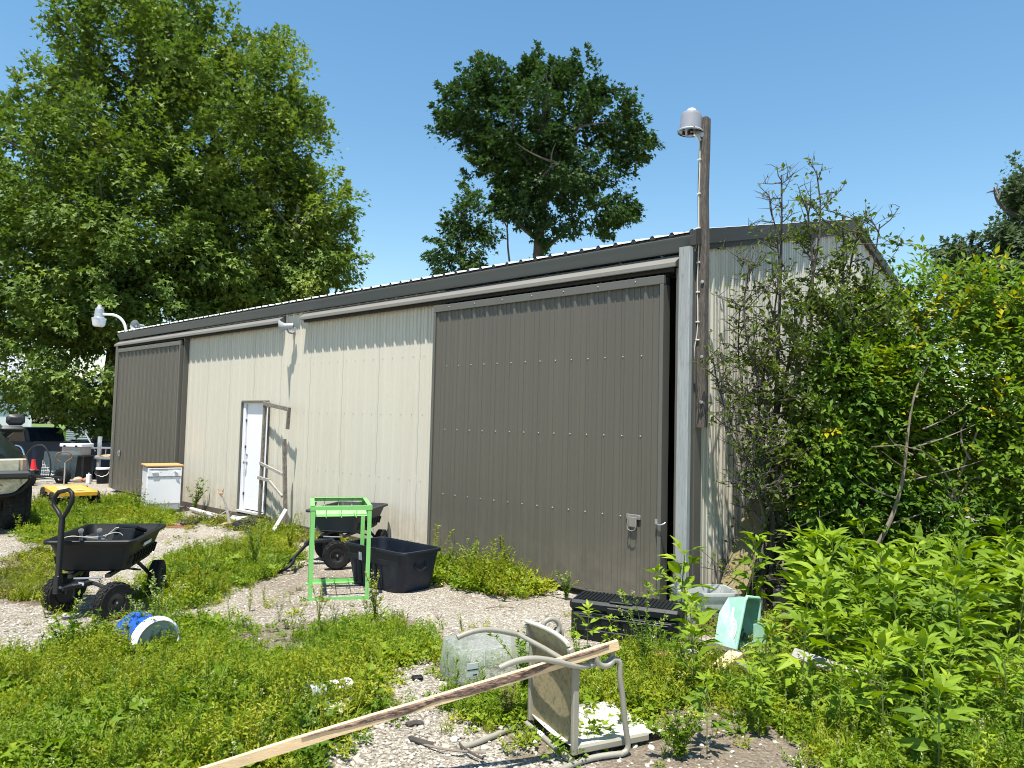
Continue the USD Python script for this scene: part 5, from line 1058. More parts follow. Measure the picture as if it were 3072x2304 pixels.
def tree(name, label, base, top, r0, blobs, clumps, per, leaf, m, seed, nl=7, reach=3.0, z0=.35, group=None, **kw):
    t = thing(name, label, 'tree'); tr, ls = limbs(base, top, nl, r0, seed, reach, z0)
    part(t, 'trunk', tr, 'tree_bark', smooth=40)
    for l in ls: part(t, 'limb', l, 'tree_bark', smooth=40)
    part(t, 'crown', crown(blobs, clumps, per, leaf, seed, **kw), m)
    return t
tree('maple_tree', 'largest leafy maple tree filling the upper left behind the barn', (-15.2, 27.2, -.3), (-14.6, 27, 15), .42,
     [((-14.2, 27, 9.2), (5.2, 5, 5.2)), ((-14.2, 26, 15.4), (2.5, 3.0, 3.2)), ((-18.6, 27, 9.8), (3.4, 4, 3.5)), ((-19.5, 26, 6.6), (4.5, 3.6, 3.4)), ((-16.5, 24.5, 5.5), (4.2, 3.2, 3.2)), ((-11.5, 26, 12.5), (2.9, 3, 4.0)), ((-12.2, 24.6, 7), (2.8, 2.6, 3.4)), ((-13.0, 27, 16.2), (1.8, 2, 2.0)), ((-16.4, 26.5, 13.0), (1.7, 2, 2.3)), ((-14, 23.8, 4.0), (2.6, 1.8, 1.9)), ((-15.2, 23.2, 3.2), (2.2, 1.2, 1.2)), ((-11.8, 24.2, 3.3), (1.6, 1.2, 1.5)), ((-13.9, 24.6, 1.9), (1.2, .8, 1.1)), ((-13.0, 24.8, 4.6), (2.6, 1.4, 2.0))],
     2300, 62, .185, 'maple_leaf', 1, nl=10, reach=4.5, z0=.2)
tree('maple_tree', 'leafy maple tree just right of the largest one, behind the barn roof', (-9.6, 29, -.3), (-9.3, 29, 14), .34,
     [((-9.9, 29, 9.6), (3.0, 3, 5.0)), ((-10.5, 29, 14.9), (2.0, 2.4, 2.9)), ((-8.7, 28.5, 12.9), (1.3, 1.6, 2.2)), ((-7.9, 28.5, 10.2), (1.5, 1.6, 1.5)), ((-7.7, 28.5, 7.8), (1.5, 1.7, 1.6)), ((-8.9, 28, 6.2), (2.4, 2.2, 1.9)), ((-10.8, 28, 7.5), (2.2, 2, 3.0))],
     1000, 60, .18, 'maple_leaf', 2, nl=8, reach=2.8, z0=.3)
tree('maple_tree', 'dark rounded maple tree standing alone behind the middle of the barn roof', (.35, 27.2, -.3), (1.0, 27, 14.4), .36,
     [((.4, 27, 13.2), (2.3, 2.2, 2.3)), ((-2.0, 27, 13.5), (1.25, 1.4, 1.15)), ((-1.1, 27, 14.9), (.9, 1, .8)), ((2.2, 27, 14.8), (1.1, 1.2, 1.05)), ((.7, 26.6, 14.8), (1.1, 1.2, .7)), ((3.6, 27, 13.5), (1.15, 1.2, 1.2)), ((4.5, 27, 12.4), (.85, .8, .7)), ((1.4, 26.8, 11.3), (2.0, 2.0, 1.3)), ((-.9, 26.8, 11.8), (1.2, 1.2, 1.0)), ((3.0, 26.8, 9.7), (1.6, 1.2, .75)), ((4.0, 27, 10.1), (.7, .7, .5)), ((.0, 26.7, 9.9), (1.1, 1.1, .9)), ((1.6, 26.6, 9.0), (.9, .9, .45)), ((3.8, 27, 11.8), (.5, .5, .5))],
     800, 60, .16, 'maple_dark', 3, nl=9, reach=2.1, z0=.55, spread=.26, shell=.6, cut=.36)
tree('box_elder', 'slender bushy tree rising just left of the dark maple over the barn roof', (-2.0, 26.2, -.3), (-2.0, 26, 9.5), .12,
     [((-2.2, 26, 7.7), (.95, .9, 1.2)), ((-1.9, 26, 9.2), (.75, .8, .9)), ((-1.7, 26, 10.2), (.45, .5, .5)), ((-2.4, 26, 8.9), (.55, .5, .4)), ((-1.5, 26, 7.4), (.7, .7, .7)), ((-1.2, 26, 8.6), (.6, .6, .5))], 130, 40, .15, 'maple_dark', 4, nl=5, reach=.8, z0=.6, spread=.22, cut=.3)
tree('sapling', 'small pale green treetop showing over the roof below the dark maple', (.55, 22.5, -.3), (.6, 22.5, 6.4), .06,
     [((.75, 22.5, 6.5), (.42, .4, .35)), ((1.4, 22.5, 6.45), (.35, .4, .18)), ((-.35, 22.5, 6.3), (.4, .4, .3))], 26, 40, .13, 'maple_leaf', 5, nl=4, reach=.5, z0=.7, spread=.15, cut=.2)
single('dead_branch', 'bare dead branch standing beside the dark maple trunk', 'branch', MB().tube(spline([(-.1, 26, .2), (-.1, 26, 5), (-.15, 26, 7.4), (-.28, 26, 8.4), (-.33, 26, 9.0), (-.5, 26, 9.3)], 24), np.linspace(.10, .025, 24), 7), 'twig_bark')
tree('oak_tree', 'grey green leafy tree at the right edge behind the yellow green bush', (21.5, 30.5, -.3), (21.5, 30, 13), .4,
     [((21.5, 30, 8.6), (3.6, 3, 1.9)), ((22.6, 30, 11.6), (2.0, 2, 2.0)), ((19.8, 30, 9.3), (1.6, 1.4, 1.0)), ((23, 30, 8), (3, 3, 3)), ((19.6, 29.5, 7.2), (2.4, 2, 1.6))], 950, 46, .22, 'grey_leaf', 6, nl=6, reach=2.6, z0=.4, spread=.34)
# hedgerow beyond the field
bl = [((x_, 126 + 3 * math.sin(x_), 3.2 + 1.6 * math.sin(x_ * .37)), (5, 3.5, 4.2 + 1.2 * math.sin(x_ * .81))) for x_ in range(-120, 46, 5)]
info(usdkit.mesh(stage, name_for('/World', 'far_hedgerow'), crown(bl, 3600, 30, .75, 7, spread=1.0, cut=.2), LK['far_leaf']).GetPrim(), label='dark line of trees beyond the green field', category='tree line', kind='stuff')

# ------------------------------------------------------------------ scraggly pear shrub against the gable
def shrub():
    r = np.random.default_rng(21); t = thing('pear_shrub', 'scraggly multi-stemmed shrub with bare twigs before the ribbed gable wall', 'shrub')
    LP, LU, LF, LS = [], [], [], []
    def twigs(mb, a, b, n, L_, rad, leafy, depth=0):
        for k in range(n):
            f = .22 + .78 * r.random(); p = a + (b - a) * f
            d = r.standard_normal(3) * V([1, .8, .5]) + V([0, 0, .75]); d /= np.linalg.norm(d); l = L_ * (.5 + .8 * r.random()) * (1.15 - .55 * f)
            q = p + d * l; m = (p + q) / 2 + .06 * l * r.standard_normal(3)
            mb.tube(V([p, m, q]), [rad, rad * .75, rad * .3], 4, caps=False)
            for j in range(int(l * leafy * (9 if f > .93 else 27) * (2.3 if leafy > 1.1 else 1.3) * np.clip((4.45 - p[2]) / 1.5, .22, 1))):
                s_ = r.random(); c = p + (q - p) * s_; LP.append(c + .02 * r.standard_normal(3)); LU.append(V([0, 0, 1]) + .6 * r.standard_normal(3)); LF.append(d * .6 + r.standard_normal(3)); LS.append(.035 + .035 * r.random())
            if depth < 1: twigs(mb, p, q, 4, L_ * .45, rad * .55, leafy, depth + 1)
    stems = [((2.50, 7.22, 0), (2.56, 7.30, 1.2), .055, 1.0, .3), ((2.68, 7.35, 0), (2.82, 7.4, 1.3), .05, 1.0, .4),
             ((2.62, 7.3, .3), (2.76, 7.42, 4.50), .028, .55, .7), ((2.55, 7.2, 1.0), (2.47, 7.3, 3.6), .018, .6, .5), ((2.60, 7.3, 1.1), (2.64, 7.4, 4.15), .018, .5, .7), ((2.70, 7.3, .9), (3.2, 7.6, 4.62), .026, .55, 1.2),
             ((2.95, 7.5, 0), (3.05, 7.5, 4.25), .034, .6, 1.3), ((3.1, 7.6, 0), (3.48, 7.6, 4.15), .03, .65, 1.3), ((3.2, 7.7, 0), (3.72, 7.7, 4.1), .028, .65, 1.3), ((3.15, 7.6, 0), (3.95, 7.75, 4.1), .024, .6, 1.0), ((2.5, 7.15, .95), (1.98, 7.1, 2.5), .014, .5, .35), ((2.52, 7.15, .9), (2.2, 7.1, 2.2), .013, .5, .3),
             ((2.55, 7.2, 1.1), (2.3, 7.3, 3.1), .014, .5, .45), ((3.2, 7.5, 0), (3.35, 7.4, 3.0), .026, .8, 1.5), ((3.5, 7.7, 0), (3.6, 7.5, 2.7), .026, .8, 1.5), ((2.8, 7.4, .2), (2.9, 7.3, 2.7), .022, .75, 1.3), ((3.75, 7.9, 0), (3.9, 7.7, 3.1), .024, .8, 1.5)]
    for a, b, rad, L_, leafy in stems:
        a, b = V(a), V(b); mb = MB(); ps = spline([a, a * .6 + b * .4 + .05 * r.standard_normal(3), a * .3 + b * .7 + .05 * r.standard_normal(3), b], 12)
        mb.tube(ps, np.linspace(rad, max(rad * .28, .006), 12), 6)
        if L_ < 1.0 or rad > .05:
            for k in range(11 if rad < .05 else 7): twigs(mb, ps[max(k - 2 + (0 if rad > .05 else 2), 0)], ps[min(k + 2, 11)], 3, L_ * .8, .007, leafy)
        part(t, 'stem', mb, 'twig_bark')
    LP_, LU_, LF_, LS_ = V(LP), V(LU), V(LF), V(LS)
    print('shrub leaves', len(LP_))
    path = part(t, 'foliage', place_leaves(LP_, LU_, LF_, LS_ * 1.15, KITE * V([.9, 1, 1]), KITEF), 'pear_leaf', kind='stuff')
shrub()

# ------------------------------------------------------------------ tall yellow green bush at the right
def bush(name, label, blobs, n, seed, m, young=.06, stems=()):
    r = np.random.default_rng(seed); t = thing(name, label, 'bush'); vol = V([b[1][0] * b[1][2] for b in blobs]); A, B = [], []
    cen = np.mean([b[0] for b in blobs], 0)
    L1, L2 = [[], [], [], []], [[], [], [], []]
    for _ in range(n):
        k = r.choice(len(blobs), p=vol / vol.sum()); c, rad = V(blobs[k][0]), V(blobs[k][1]); d = r.standard_normal(3); d /= np.linalg.norm(d); d[1] = -abs(d[1]) if r.random() < .7 else d[1]
        q = c + d * rad * (1 - .5 * r.random() ** 1.6)
        out = d + V([0, -.2, .35]); out /= np.linalg.norm(out)
        f = out + .6 * r.standard_normal(3) + V([0, 0, -.1]); f /= np.linalg.norm(f); u = V([0, -.5, 1.0]) + .35 * r.standard_normal(3); s = np.cross(f, u); s /= np.linalg.norm(s)
        T = L2 if (r.random() < young and d[2] > -.1) else L1; npair = r.integers(2, 4); Lr = .16 + .10 * r.random()
        for j in range(npair):
            for sg in (-1, 1):
                T[0].append(q + f * Lr * (j + .4) / npair); T[1].append(u); T[2].append(s * sg + f * .75 + V([0, 0, -.15])); T[3].append(.055 + .04 * r.random())
        T[0].append(q + f * Lr); T[1].append(u); T[2].append(f + V([0, 0, -.2])); T[3].append(.07 + .045 * r.random())
    for a, b, rad in stems:
        mb = MB().tube(spline([a, (V(a) + V(b)) / 2 + .08 * r.standard_normal(3), b], 12), np.linspace(rad, rad * .3, 12), 7)
        for k in range(6):
            p = V(a) + (V(b) - V(a)) * (.3 + .7 * r.random()); mb.tube(spline([p, p + V([.2, 0, .2]) * r.standard_normal(3) + V([0, 0, .1]), p + r.standard_normal(3) * V([.5, .4, .3]) + V([0, 0, .35])], 6), np.linspace(rad * .4, .004, 6), 5)
        part(t, 'stem', mb, 'pale_bark')
    part(t, 'foliage', place_leaves(*[V(x) for x in L1], KITE * V([.8, 1, 1.3]), KITEF), m, kind='stuff')
    if L2[0]: part(t, 'young_leaves', place_leaves(*[V(x) for x in L2], KITE * V([.85, 1, 1]), KITEF), 'young_leaf', kind='stuff')
bush('leafy_bush', 'tall yellow green bush with yellow new tips at the right of the gable', [((4.35, 7.6, 2.4), (.75, .6, 1.2)), ((5.2, 7.4, 2.2), (.9, .7, 1.05)), ((5.6, 7.0, 1.7), (1.1, .7, .95)), ((4.6, 7.5, 1.4), (.8, .6, .9)), ((6.2, 7.6, 2.15), (1.1, .8, 1.0)), ((3.95, 7.75, 2.9), (.35, .3, .45)), ((4.9, 7.6, 3.15), (.6, .5, .42)), ((5.5, 7.4, 2.95), (.6, .5, .38))], 5600, 31, 'ash_leaf', .08, [((4.3, 7.7, 0), (4.2, 7.6, 2.9), .03), ((4.9, 7.6, 0), (5.0, 7.5, 3.0), .035), ((5.6, 7.4, 0), (5.7, 7.4, 2.8), .03), ((4.0, 7.0, 0), (4.45, 6.9, 1.9), .028)])
bush('leafy_bush', 'small leaved bush between the scraggly shrub and the yellow green bush', [((3.75, 7.5, 1.6), (.5, .45, 1.0)), ((3.5, 7.4, 1.0), (.55, .4, .6)), ((3.95, 7.4, 2.2), (.4, .4, .6)), ((3.2, 7.3, 1.5), (.35, .3, .5)), ((3.4, 7.35, 2.3), (.35, .3, .5)), ((4.3, 7.2, .9), (.6, .45, .6))], 2600, 33, 'ash_leaf', .05, [((3.7, 7.6, 0), (3.8, 7.5, 2.2), .022), ((3.45, 7.5, 0), (3.4, 7.4, 1.7), .02)])
r = np.random.default_rng(5)
single('bare_sapling', 'bare pale stemmed sapling bending up in front of the dark bush', 'sapling', (lambda mb: [mb.tube(spline([V([3.36, 6.9, .4]) + (V([3.98, 6.9, 2.05]) - V([3.36, 6.9, .4])) * f_, V([3.36, 6.9, .4]) + (V([3.98, 6.9, 2.05]) - V([3.36, 6.9, .4])) * f_ + V([dx_ * .5, 0, .08]), V([3.36, 6.9, .4]) + (V([3.98, 6.9, 2.05]) - V([3.36, 6.9, .4])) * f_ + V([dx_, -.1, .22])], 8), np.linspace(.009, .003, 8), 5) for f_, dx_ in ((.35, .5), (.5, -.45), (.6, .7), (.75, -.3), (.8, .5), (.9, .35))] and mb)(MB().tube(spline([(3.30, 6.9, .05), (3.36, 6.9, .55), (3.60, 6.9, 1.0), (3.74, 6.9, 1.5), (3.80, 6.9, 2.0), (3.98, 6.9, 2.5)], 26), np.linspace(.03, .006, 26), 7)), 'pale_bark', smooth=40)

# ------------------------------------------------------------------ giant ragweed
LOBE = V([(0, 0, 0), (-.05, .20, 0), (-.36, .38, .05), (-.50, .66, -.04), (-.22, .52, .05), (-.13, .46, .05), (-.16, .72, .04), (0, 1.05, -.10), (.16, .72, .04), (.13, .46, .05), (.22, .52, .05), (.50, .66, -.04), (.36, .38, .05), (.05, .20, 0)])
LOBEF = V([(0, 5, 1), (1, 4, 2), (2, 4, 3), (1, 5, 4), (0, 9, 5), (5, 7, 6), (5, 9, 7), (9, 8, 7), (0, 13, 9), (13, 10, 9), (13, 12, 10), (12, 11, 10)])
SIMPLE = V([(0, 0, 0), (-.16, .22, .03), (-.19, .45, .05), (-.10, .75, .02), (0, 1.0, -.10), (.10, .75, .02), (.19, .45, .05), (.16, .22, .03), (0, .45, -.02)])
SIMPLEF = V([(0, 8, 1), (1, 8, 2), (2, 8, 3), (3, 8, 4), (4, 8, 5), (5, 8, 6), (6, 8, 7), (7, 8, 0)])
UsdGeom.Scope.Define(stage, '/World/Looks/unused')
KINDS = []
def ragweed_class(k):
    path = f'/ragweed_kind_{k}'; stage.CreateClassPrim(path); r = np.random.default_rng(100 + k); H = (1.0, .85, .7, .55, .95, .62)[k]
    UsdGeom.Xform.Define(stage, path); stage.GetPrimAtPath(path).SetSpecifier(Sdf.SpecifierClass)
    lean = r.standard_normal(2) * .05; stem = lambda z: V([lean[0] * z * z, lean[1] * z * z, z])
    part(path, 'stem', MB().tube([stem(z) for z in np.linspace(0, H, 8)], np.linspace(.008, .0035, 8), 5), 'weed_stem')
    nodes = int(H / .105)
    for j in range(nodes):
        z = H * (.25 + .75 * (j + 1) / nodes); a0 = j * math.pi / 2 + r.random() * .5; top = j >= nodes - 2
        for sg in range(4 if top and j == nodes - 1 else 2):
            a = a0 + sg * (math.pi if not (top and j == nodes - 1) else math.pi / 2) + r.standard_normal() * .15; el = (.50 if not top else .82) + r.standard_normal() * .34
            f = V([math.cos(a) * math.cos(el), math.sin(a) * math.cos(el), math.sin(el)]); u = V([-math.cos(a) * math.sin(el), -math.sin(a) * math.sin(el), math.cos(el)]) + .45 * r.standard_normal(3)
            sz = (.215 if not top else .165) * (.75 + .5 * r.random()) * (.8 + .25 * H); pet = .03 + .03 * r.random(); p = stem(z); q = p + f * pet
            shp, fc = (LOBE, LOBEF) if r.random() < .72 else (SIMPLE, SIMPLEF)
            sh = shp.copy(); sh[:, 2] -= (.05 + .45 * r.random()) * sh[:, 1] ** 2; sh[:, 0] *= .85 + .3 * r.random()
            v, F = place_leaves(q[None], u[None], f[None], V([sz]), sh, fc)
            part(path, 'leaf', MB().add(v, F).tube([p, q], .002, 3, caps=False), 'ragweed_leaf')
    KINDS.append(path); return path
for k in range(6): ragweed_class(k)
def scatter(poly, n, seed, dens=None):
    r = np.random.default_rng(seed); p = V(poly); lo, hi = p.min(0), p.max(0); out = []
    while len(out) < n:
        q = lo + (hi - lo) * r.random((4096, 2)); q = q[inside(poly, q[:, 0], q[:, 1])]
        if dens is not None: q = q[r.random(len(q)) < dens(q[:, 0], q[:, 1])]
        out.extend(q.tolist())
    return V(out[:n])
r = np.random.default_rng(61)
MID = scatter([(2.05, 4.7), (2.3, 4.95), (2.7, 4.9), (3.4, 5.0), (3.2, 4.2), (2.9, 3.5), (2.0, 3.4), (1.35, 3.6), (1.2, 4.0), (1.5, 4.3)], 56, 64)
RAG = scatter([(2.3, 6.1), (2.75, 6.75), (3.3, 7.1), (4.2, 7.2), (6.0, 7.6), (6.2, 7.0), (3.2, 4.9), (2.6, 4.7), (2.15, 4.95), (2.25, 5.6)], 122, 62)
spots = [(x_, y_, None) for x_, y_ in RAG]
hand = [(1.62, 7.02, .36, 'just right of the downspout foot'), (1.40, 6.85, .42, 'tallest of those before the downspout'), (1.30, 6.72, .32, 'left of the downspout behind the tool box'), (1.60, 6.75, .62, 'growing out of the milky tote'), (2.25, 6.75, .8, 'against the long concrete slab'),
        (1.06, 6.75, .26, 'alone before the brown door behind the tool box'), (1.52, 6.2, .34, 'at the right end of the tool box'), (1.50, 5.85, .30, 'between the tool box and the spreader'), (1.95, 5.4, .33, 'before the mouth of the spreader'), (2.12, 5.25, .5, 'right below the spreader'),
        (1.42, 5.35, .42, 'over the charred plank'), (1.28, 5.05, .45, 'before the bricks'), (1.6, 4.55, .45, 'beside the slate sheet under the wood block'), (1.75, 4.35, .5, 'at the near edge of the slate sheets'), (2.1, 4.75, .45, 'at the upper end of the long grey plank'), (2.3, 4.25, .42, 'at the lower end of the long grey plank'),
        (2.6, 4.5, .6, 'behind the dry straw'), (2.85, 4.6, .7, 'tallest near the dry straw'), (1.15, 4.5, .36, 'right of the tipped chair back'), (2.5, 4.15, .42, 'standing in the dry straw'), (2.05, 4.05, .4, 'at the left edge of the dry straw'), (1.35, 4.05, .34, 'right of the chair feet'), (2.75, 4.05, .42, 'at the right edge of the dry straw'),
        (1.75, 3.85, .35, 'low near the bottom edge left of the straw'), (1.02, 3.72, .33, 'nearest to the chair at the bottom edge'), (2.3, 3.75, .3, 'lowest near the bottom edge below the straw'), (.62, 5.62, .3, 'before the left front corner of the tool box'), (.80, 5.60, .27, 'before the tool box front'), (2.95, 4.9, .7, 'at the right end of the long grey plank')]
for x_, y_, h_, lab in [(a, b, None, None) for a, b in RAG] + hand + [(a, b, -1, None) for a, b in MID]:
    k = int(r.integers(0, 6)); H = (1.0, .85, .7, .55, .95, .62)[k]
    mid = h_ == -1; h_ = .18 + .32 * r.random() if mid else h_
    s = (h_ / H) if h_ else (.70 + .32 * r.random()) * (.72 if y_ < 5.2 else .9 if y_ < 6 else 1.0) * (.95 / H) ** .5
    copy_of(KINDS[k], 'ragweed_plant', (x_, y_, GZ(x_, y_) - .01), r.random() * 6.28, ('giant ragweed plant ' + lab) if lab else 'short bright green ragweed plant among the low weeds at the lower right' if mid else 'giant ragweed plant with lobed bright green leaves in the mass beside the barn corner', 'weed plant', None if lab else 'short ragweed plants at the lower right' if mid else 'giant ragweed plants massed at the right', s)

# ------------------------------------------------------------------ weeds and gravel as uncountable stuff
def tuft(kind, seed):
    r = np.random.default_rng(seed); P_, U_, F_, S_ = [], [], [], []
    if kind == 'leafy':
        for _ in range(46):
            a = r.random() * 6.28; d = .075 * math.sqrt(r.random()); P_.append((d * math.cos(a), d * math.sin(a), .02 + .10 * r.random() * (1 - d * 5))); f = V([math.cos(a), math.sin(a), .35]) + .6 * r.standard_normal(3); F_.append(f); U_.append(V([0, 0, 1]) + .35 * r.standard_normal(3)); S_.append(.022 + .022 * r.random())
        return place_leaves(V(P_), V(U_), V(F_), V(S_), KITE * V([1.3, 1, 1]), KITEF)
    if kind == 'broad':
        for _ in range(15):
            a = r.random() * 6.28; d = .06 * math.sqrt(r.random()); P_.append((d * math.cos(a), d * math.sin(a), .03 + .12 * r.random())); F_.append(V([math.cos(a), math.sin(a), .3]) + .4 * r.standard_normal(3)); U_.append(V([0, 0, 1]) + .3 * r.standard_normal(3)); S_.append(.05 + .05 * r.random())
        return place_leaves(V(P_), V(U_), V(F_), V(S_), LEAF * V([1.1, 1, 1]), LEAFF)
    if kind == 'feathery':
        for s in range(9):
            a = r.random() * 6.28; l = .10 + .09 * r.random(); t_ = V([math.cos(a) * .55, math.sin(a) * .55, .8]); b0 = V([r.standard_normal() * .02, r.standard_normal() * .02, 0])
            for j in range(11):
                c = b0 + t_ * l * (j + 1) / 11; P_.append(c); F_.append(t_ * .5 + r.standard_normal(3) * .8); U_.append(V([0, 0, 1]) + .4 * r.standard_normal(3)); S_.append(.022 + .02 * r.random())
        return place_leaves(V(P_), V(U_), V(F_), V(S_), KITE * V([.75, 1, 1]), KITEF)
    if kind == 'grass':
        mb = MB()
        for _ in range(26):
            a = r.random() * 6.28; L_ = .08 + .14 * r.random(); d = V([math.cos(a), math.sin(a), 0]); b0 = V([r.standard_normal() * .03, r.standard_normal() * .03, 0]); n_ = V([-d[1], d[0], 0]) * .0032; c1 = b0 + d * L_ * .25 + V([0, 0, L_ * .6]); c2 = b0 + d * L_ * .7 + V([0, 0, L_ * .85])
            mb.add([b0 - n_, b0 + n_, c1 + n_ * .8, c1 - n_ * .8, c2], [(0, 1, 2, 3), (3, 2, 4, 4)])
        return mb.get()
    if kind == 'stalk':
        mb = MB()
        for s in range(3):
            a = r.random() * 6.28; l = .22 + .14 * r.random(); e = V([math.cos(a) * .06, math.sin(a) * .06, l]); mb.tube([V([0, 0, 0]), e * .5 + .012 * r.standard_normal(3), e], [.003, .002, .0012], 3, caps=False)
            for j in range(26):
                f_ = .15 + .85 * r.random(); c = e * f_; g = V([r.standard_normal(), r.standard_normal(), .6]) ; v, F = place_leaves(c[None], V([[0, 0, 1.0]]) + .4 * r.standard_normal((1, 3)), g[None], V([.022 + .018 * r.random()]), KITE * V([.6, 1, 1]), KITEF); mb.add(v, F)
        return mb.get()
    if kind == 'flower':
        mb = MB(); l = .15 + .1 * r.random(); e = V([.03 * r.standard_normal(), .03 * r.standard_normal(), l]); mb.tube([V([0, 0, 0]), e], .0016, 3, caps=False)
        for j in range(14):
            c = e * (.82 + .2 * r.random()) + .006 * r.standard_normal(3); v, F = place_leaves(c[None], V([[0, 0, 1.0]]), r.standard_normal((1, 3)), V([.011]), KITE * V([1.6, 1, 1]), KITEF); mb.add(v, F)
        return mb.get()
def instancer(name, label, cat, protos, pts, idx, yaw, scale, seed, tilt=.15):
    path = name_for('/World', name); pi = UsdGeom.PointInstancer.Define(stage, path); r = np.random.default_rng(seed)
    rel = pi.CreatePrototypesRel()
    for k, (nm, mesh, m) in enumerate(protos):
        q = f'{path}/{nm}_{k:03d}'; usdkit.mesh(stage, q, mesh, LK[m]); rel.AddTarget(q)
    n = len(pts); a = yaw; tx, ty = tilt * r.standard_normal(n), tilt * r.standard_normal(n)
    qz = np.stack([np.cos(a / 2), tx / 2, ty / 2, np.sin(a / 2)], 1); qz /= np.linalg.norm(qz, axis=1, keepdims=True)
    pi.CreateProtoIndicesAttr(Vt.IntArray.FromNumpy(idx.astype(np.int32))); pi.CreatePositionsAttr(Vt.Vec3fArray.FromNumpy(pts.astype(np.float32)))
    pi.CreateOrientationsAttr(Vt.QuathArray([Gf.Quath(float(q[0]), float(q[1]), float(q[2]), float(q[3])) for q in qz])); pi.CreateScalesAttr(Vt.Vec3fArray.FromNumpy((scale[:, None] * np.ones(3)).astype(np.float32)))
    info(pi.GetPrim(), label=label, category=cat, kind='stuff')
MIX = {'green': (('leafy', 'weed_green', .42), ('broad', 'weed_green', .07), ('grass', 'weed_green', .07), ('feathery', 'weed_green', .20), ('leafy', 'weed_yellow', .07), ('stalk', 'weed_green', .06), ('flower', 'flower_pale', .06), ('grass', 'weed_yellow', .05)),
       'yellow': (('leafy', 'weed_yellow', .34), ('feathery', 'weed_yellow', .22), ('leafy', 'weed_green', .20), ('stalk', 'weed_yellow', .1), ('grass', 'weed_yellow', .12), ('flower', 'flower_pale', .06)),
       'dull': (('leafy', 'weed_dull', .4), ('feathery', 'weed_dull', .25), ('grass', 'weed_dull', .2), ('leafy', 'weed_yellow', .15))}
def weeds(label, poly, n, mix, seed, size=1.0, drift=.5, thr=.36):
    dens = lambda x_, y_: np.clip((meshkit.fbm(np.stack([x_ * 1.7, y_ * 1.7, 0 * x_], -1), 3, seed) - thr) * 5, .02, 1)
    p = scatter(poly, n, seed, dens); r = np.random.default_rng(seed + 1); p = p + .12 * r.standard_normal(p.shape)
    CHAIR = [(-.35, 3.2), (-.28, 3.75), (.08, 4.0), (.22, 4.22), (.66, 4.16), (.82, 3.85), (.72, 3.45), (.5, 3.2)]
    p = p[~(inside(CHAIR, p[:, 0], p[:, 1]) & (r.random(len(p)) < .88))]; n = len(p)
    w = meshkit.fbm(np.stack([p[:, 0] * .9, p[:, 1] * .9, 0 * p[:, 0]], -1), 3, seed + 5)
    A_, B_ = MIX[mix[0]], MIX[mix[1]]; protos, cumA, base = [], [], 0
    for M_ in (A_, B_):
        for j, (kd, m, _) in enumerate(M_):
            for v_ in range(2): protos.append((kd + '_weed', tuft(kd, seed * 10 + j * 2 + v_), m))
    useB = w + .16 * r.standard_normal(n) > drift; idx = np.zeros(n, int)
    for off, M_, sel in ((0, A_, ~useB), (2 * len(A_), B_, useB)):
        pr_ = V([q[2] for q in M_]); c = r.choice(len(M_), n, p=pr_ / pr_.sum()); idx[sel] = (off + 2 * c + r.integers(0, 2, n))[sel]
    instancer('weeds', label, 'weeds', protos, np.c_[p, gz(p[:, 0], p[:, 1]) - .005], idx, r.random(n) * 6.28, size * (.6 + .8 * r.random(n)) * (.45 + 1.2 * meshkit.fbm(np.c_[p * 1.9, p[:, :1] * 0], 3, seed)), seed)
weeds('low green and yellow weeds carpeting the near left foreground', WEEDS['front_left'], 11500, ('green', 'yellow'), 201, .56, .58, .33)
weeds('low bright green weeds around the tipped chair and along the right foreground', WEEDS['right_near'], 10500, ('green', 'yellow'), 203, .56, .61, .34)
weeds('yellowish weeds in a band behind and right of the black cart', WEEDS['yellow_band'], 4200, ('yellow', 'green'), 205, .60, .48, .3)
weeds('yellow green weeds before the dishwasher and wagon', [(-6.93, 10.6), (-9.29, 14.17), (-9.29, 15.91), (-7.77, 15.32), (-7.0, 13.9), (-6.7, 13.35), (-5.95, 12.9), (-5.7, 11.71), (-6.41, 10.16)], 6500, ('yellow', 'green'), 207, .66, .47, .26)
weeds('sparse dull weeds on brown soil left of the black cart', WEEDS['left_brown'], 1200, ('dull', 'yellow'), 209, .6, .55, .4)
weeds('bushy yellow green weeds along the foot of the brown sliding door', WEEDS['door_edge'], 800, ('yellow', 'green'), 211, 1.05, .42, .3)
weeds('shaded weeds beneath the giant ragweed', WEEDS['ragweed'], 2600, ('green', 'dull'), 213, .75, .6, .3)
weeds('scattered dry weeds by the walk-in door and along the beige wall', [(-5.7, 12.6), (-4.6, 12.9), (-3.3, 11.6), (-1.7, 10.3), (-1.9, 10.1), (-3.4, 11.2), (-4.9, 12.2)], 420, ('yellow', 'dull'), 215, .75, .5, .3)
weeds('green weeds at the foot of the dishwasher', [(-7.3, 13.3), (-6.9, 12.9), (-6.2, 13.2), (-6.35, 13.6), (-6.9, 13.4)], 260, ('green', 'green'), 217, .8, .5, .2)
weeds('small scattered weeds on the open gravel', [(-7, 14), (-4, 9), (-4, 6), (0, 5), (1.2, 6.4), (1.0, 8.0), (-2.5, 11), (-5, 13)], 240, ('yellow', 'dull'), 219, .5, .5, .45)

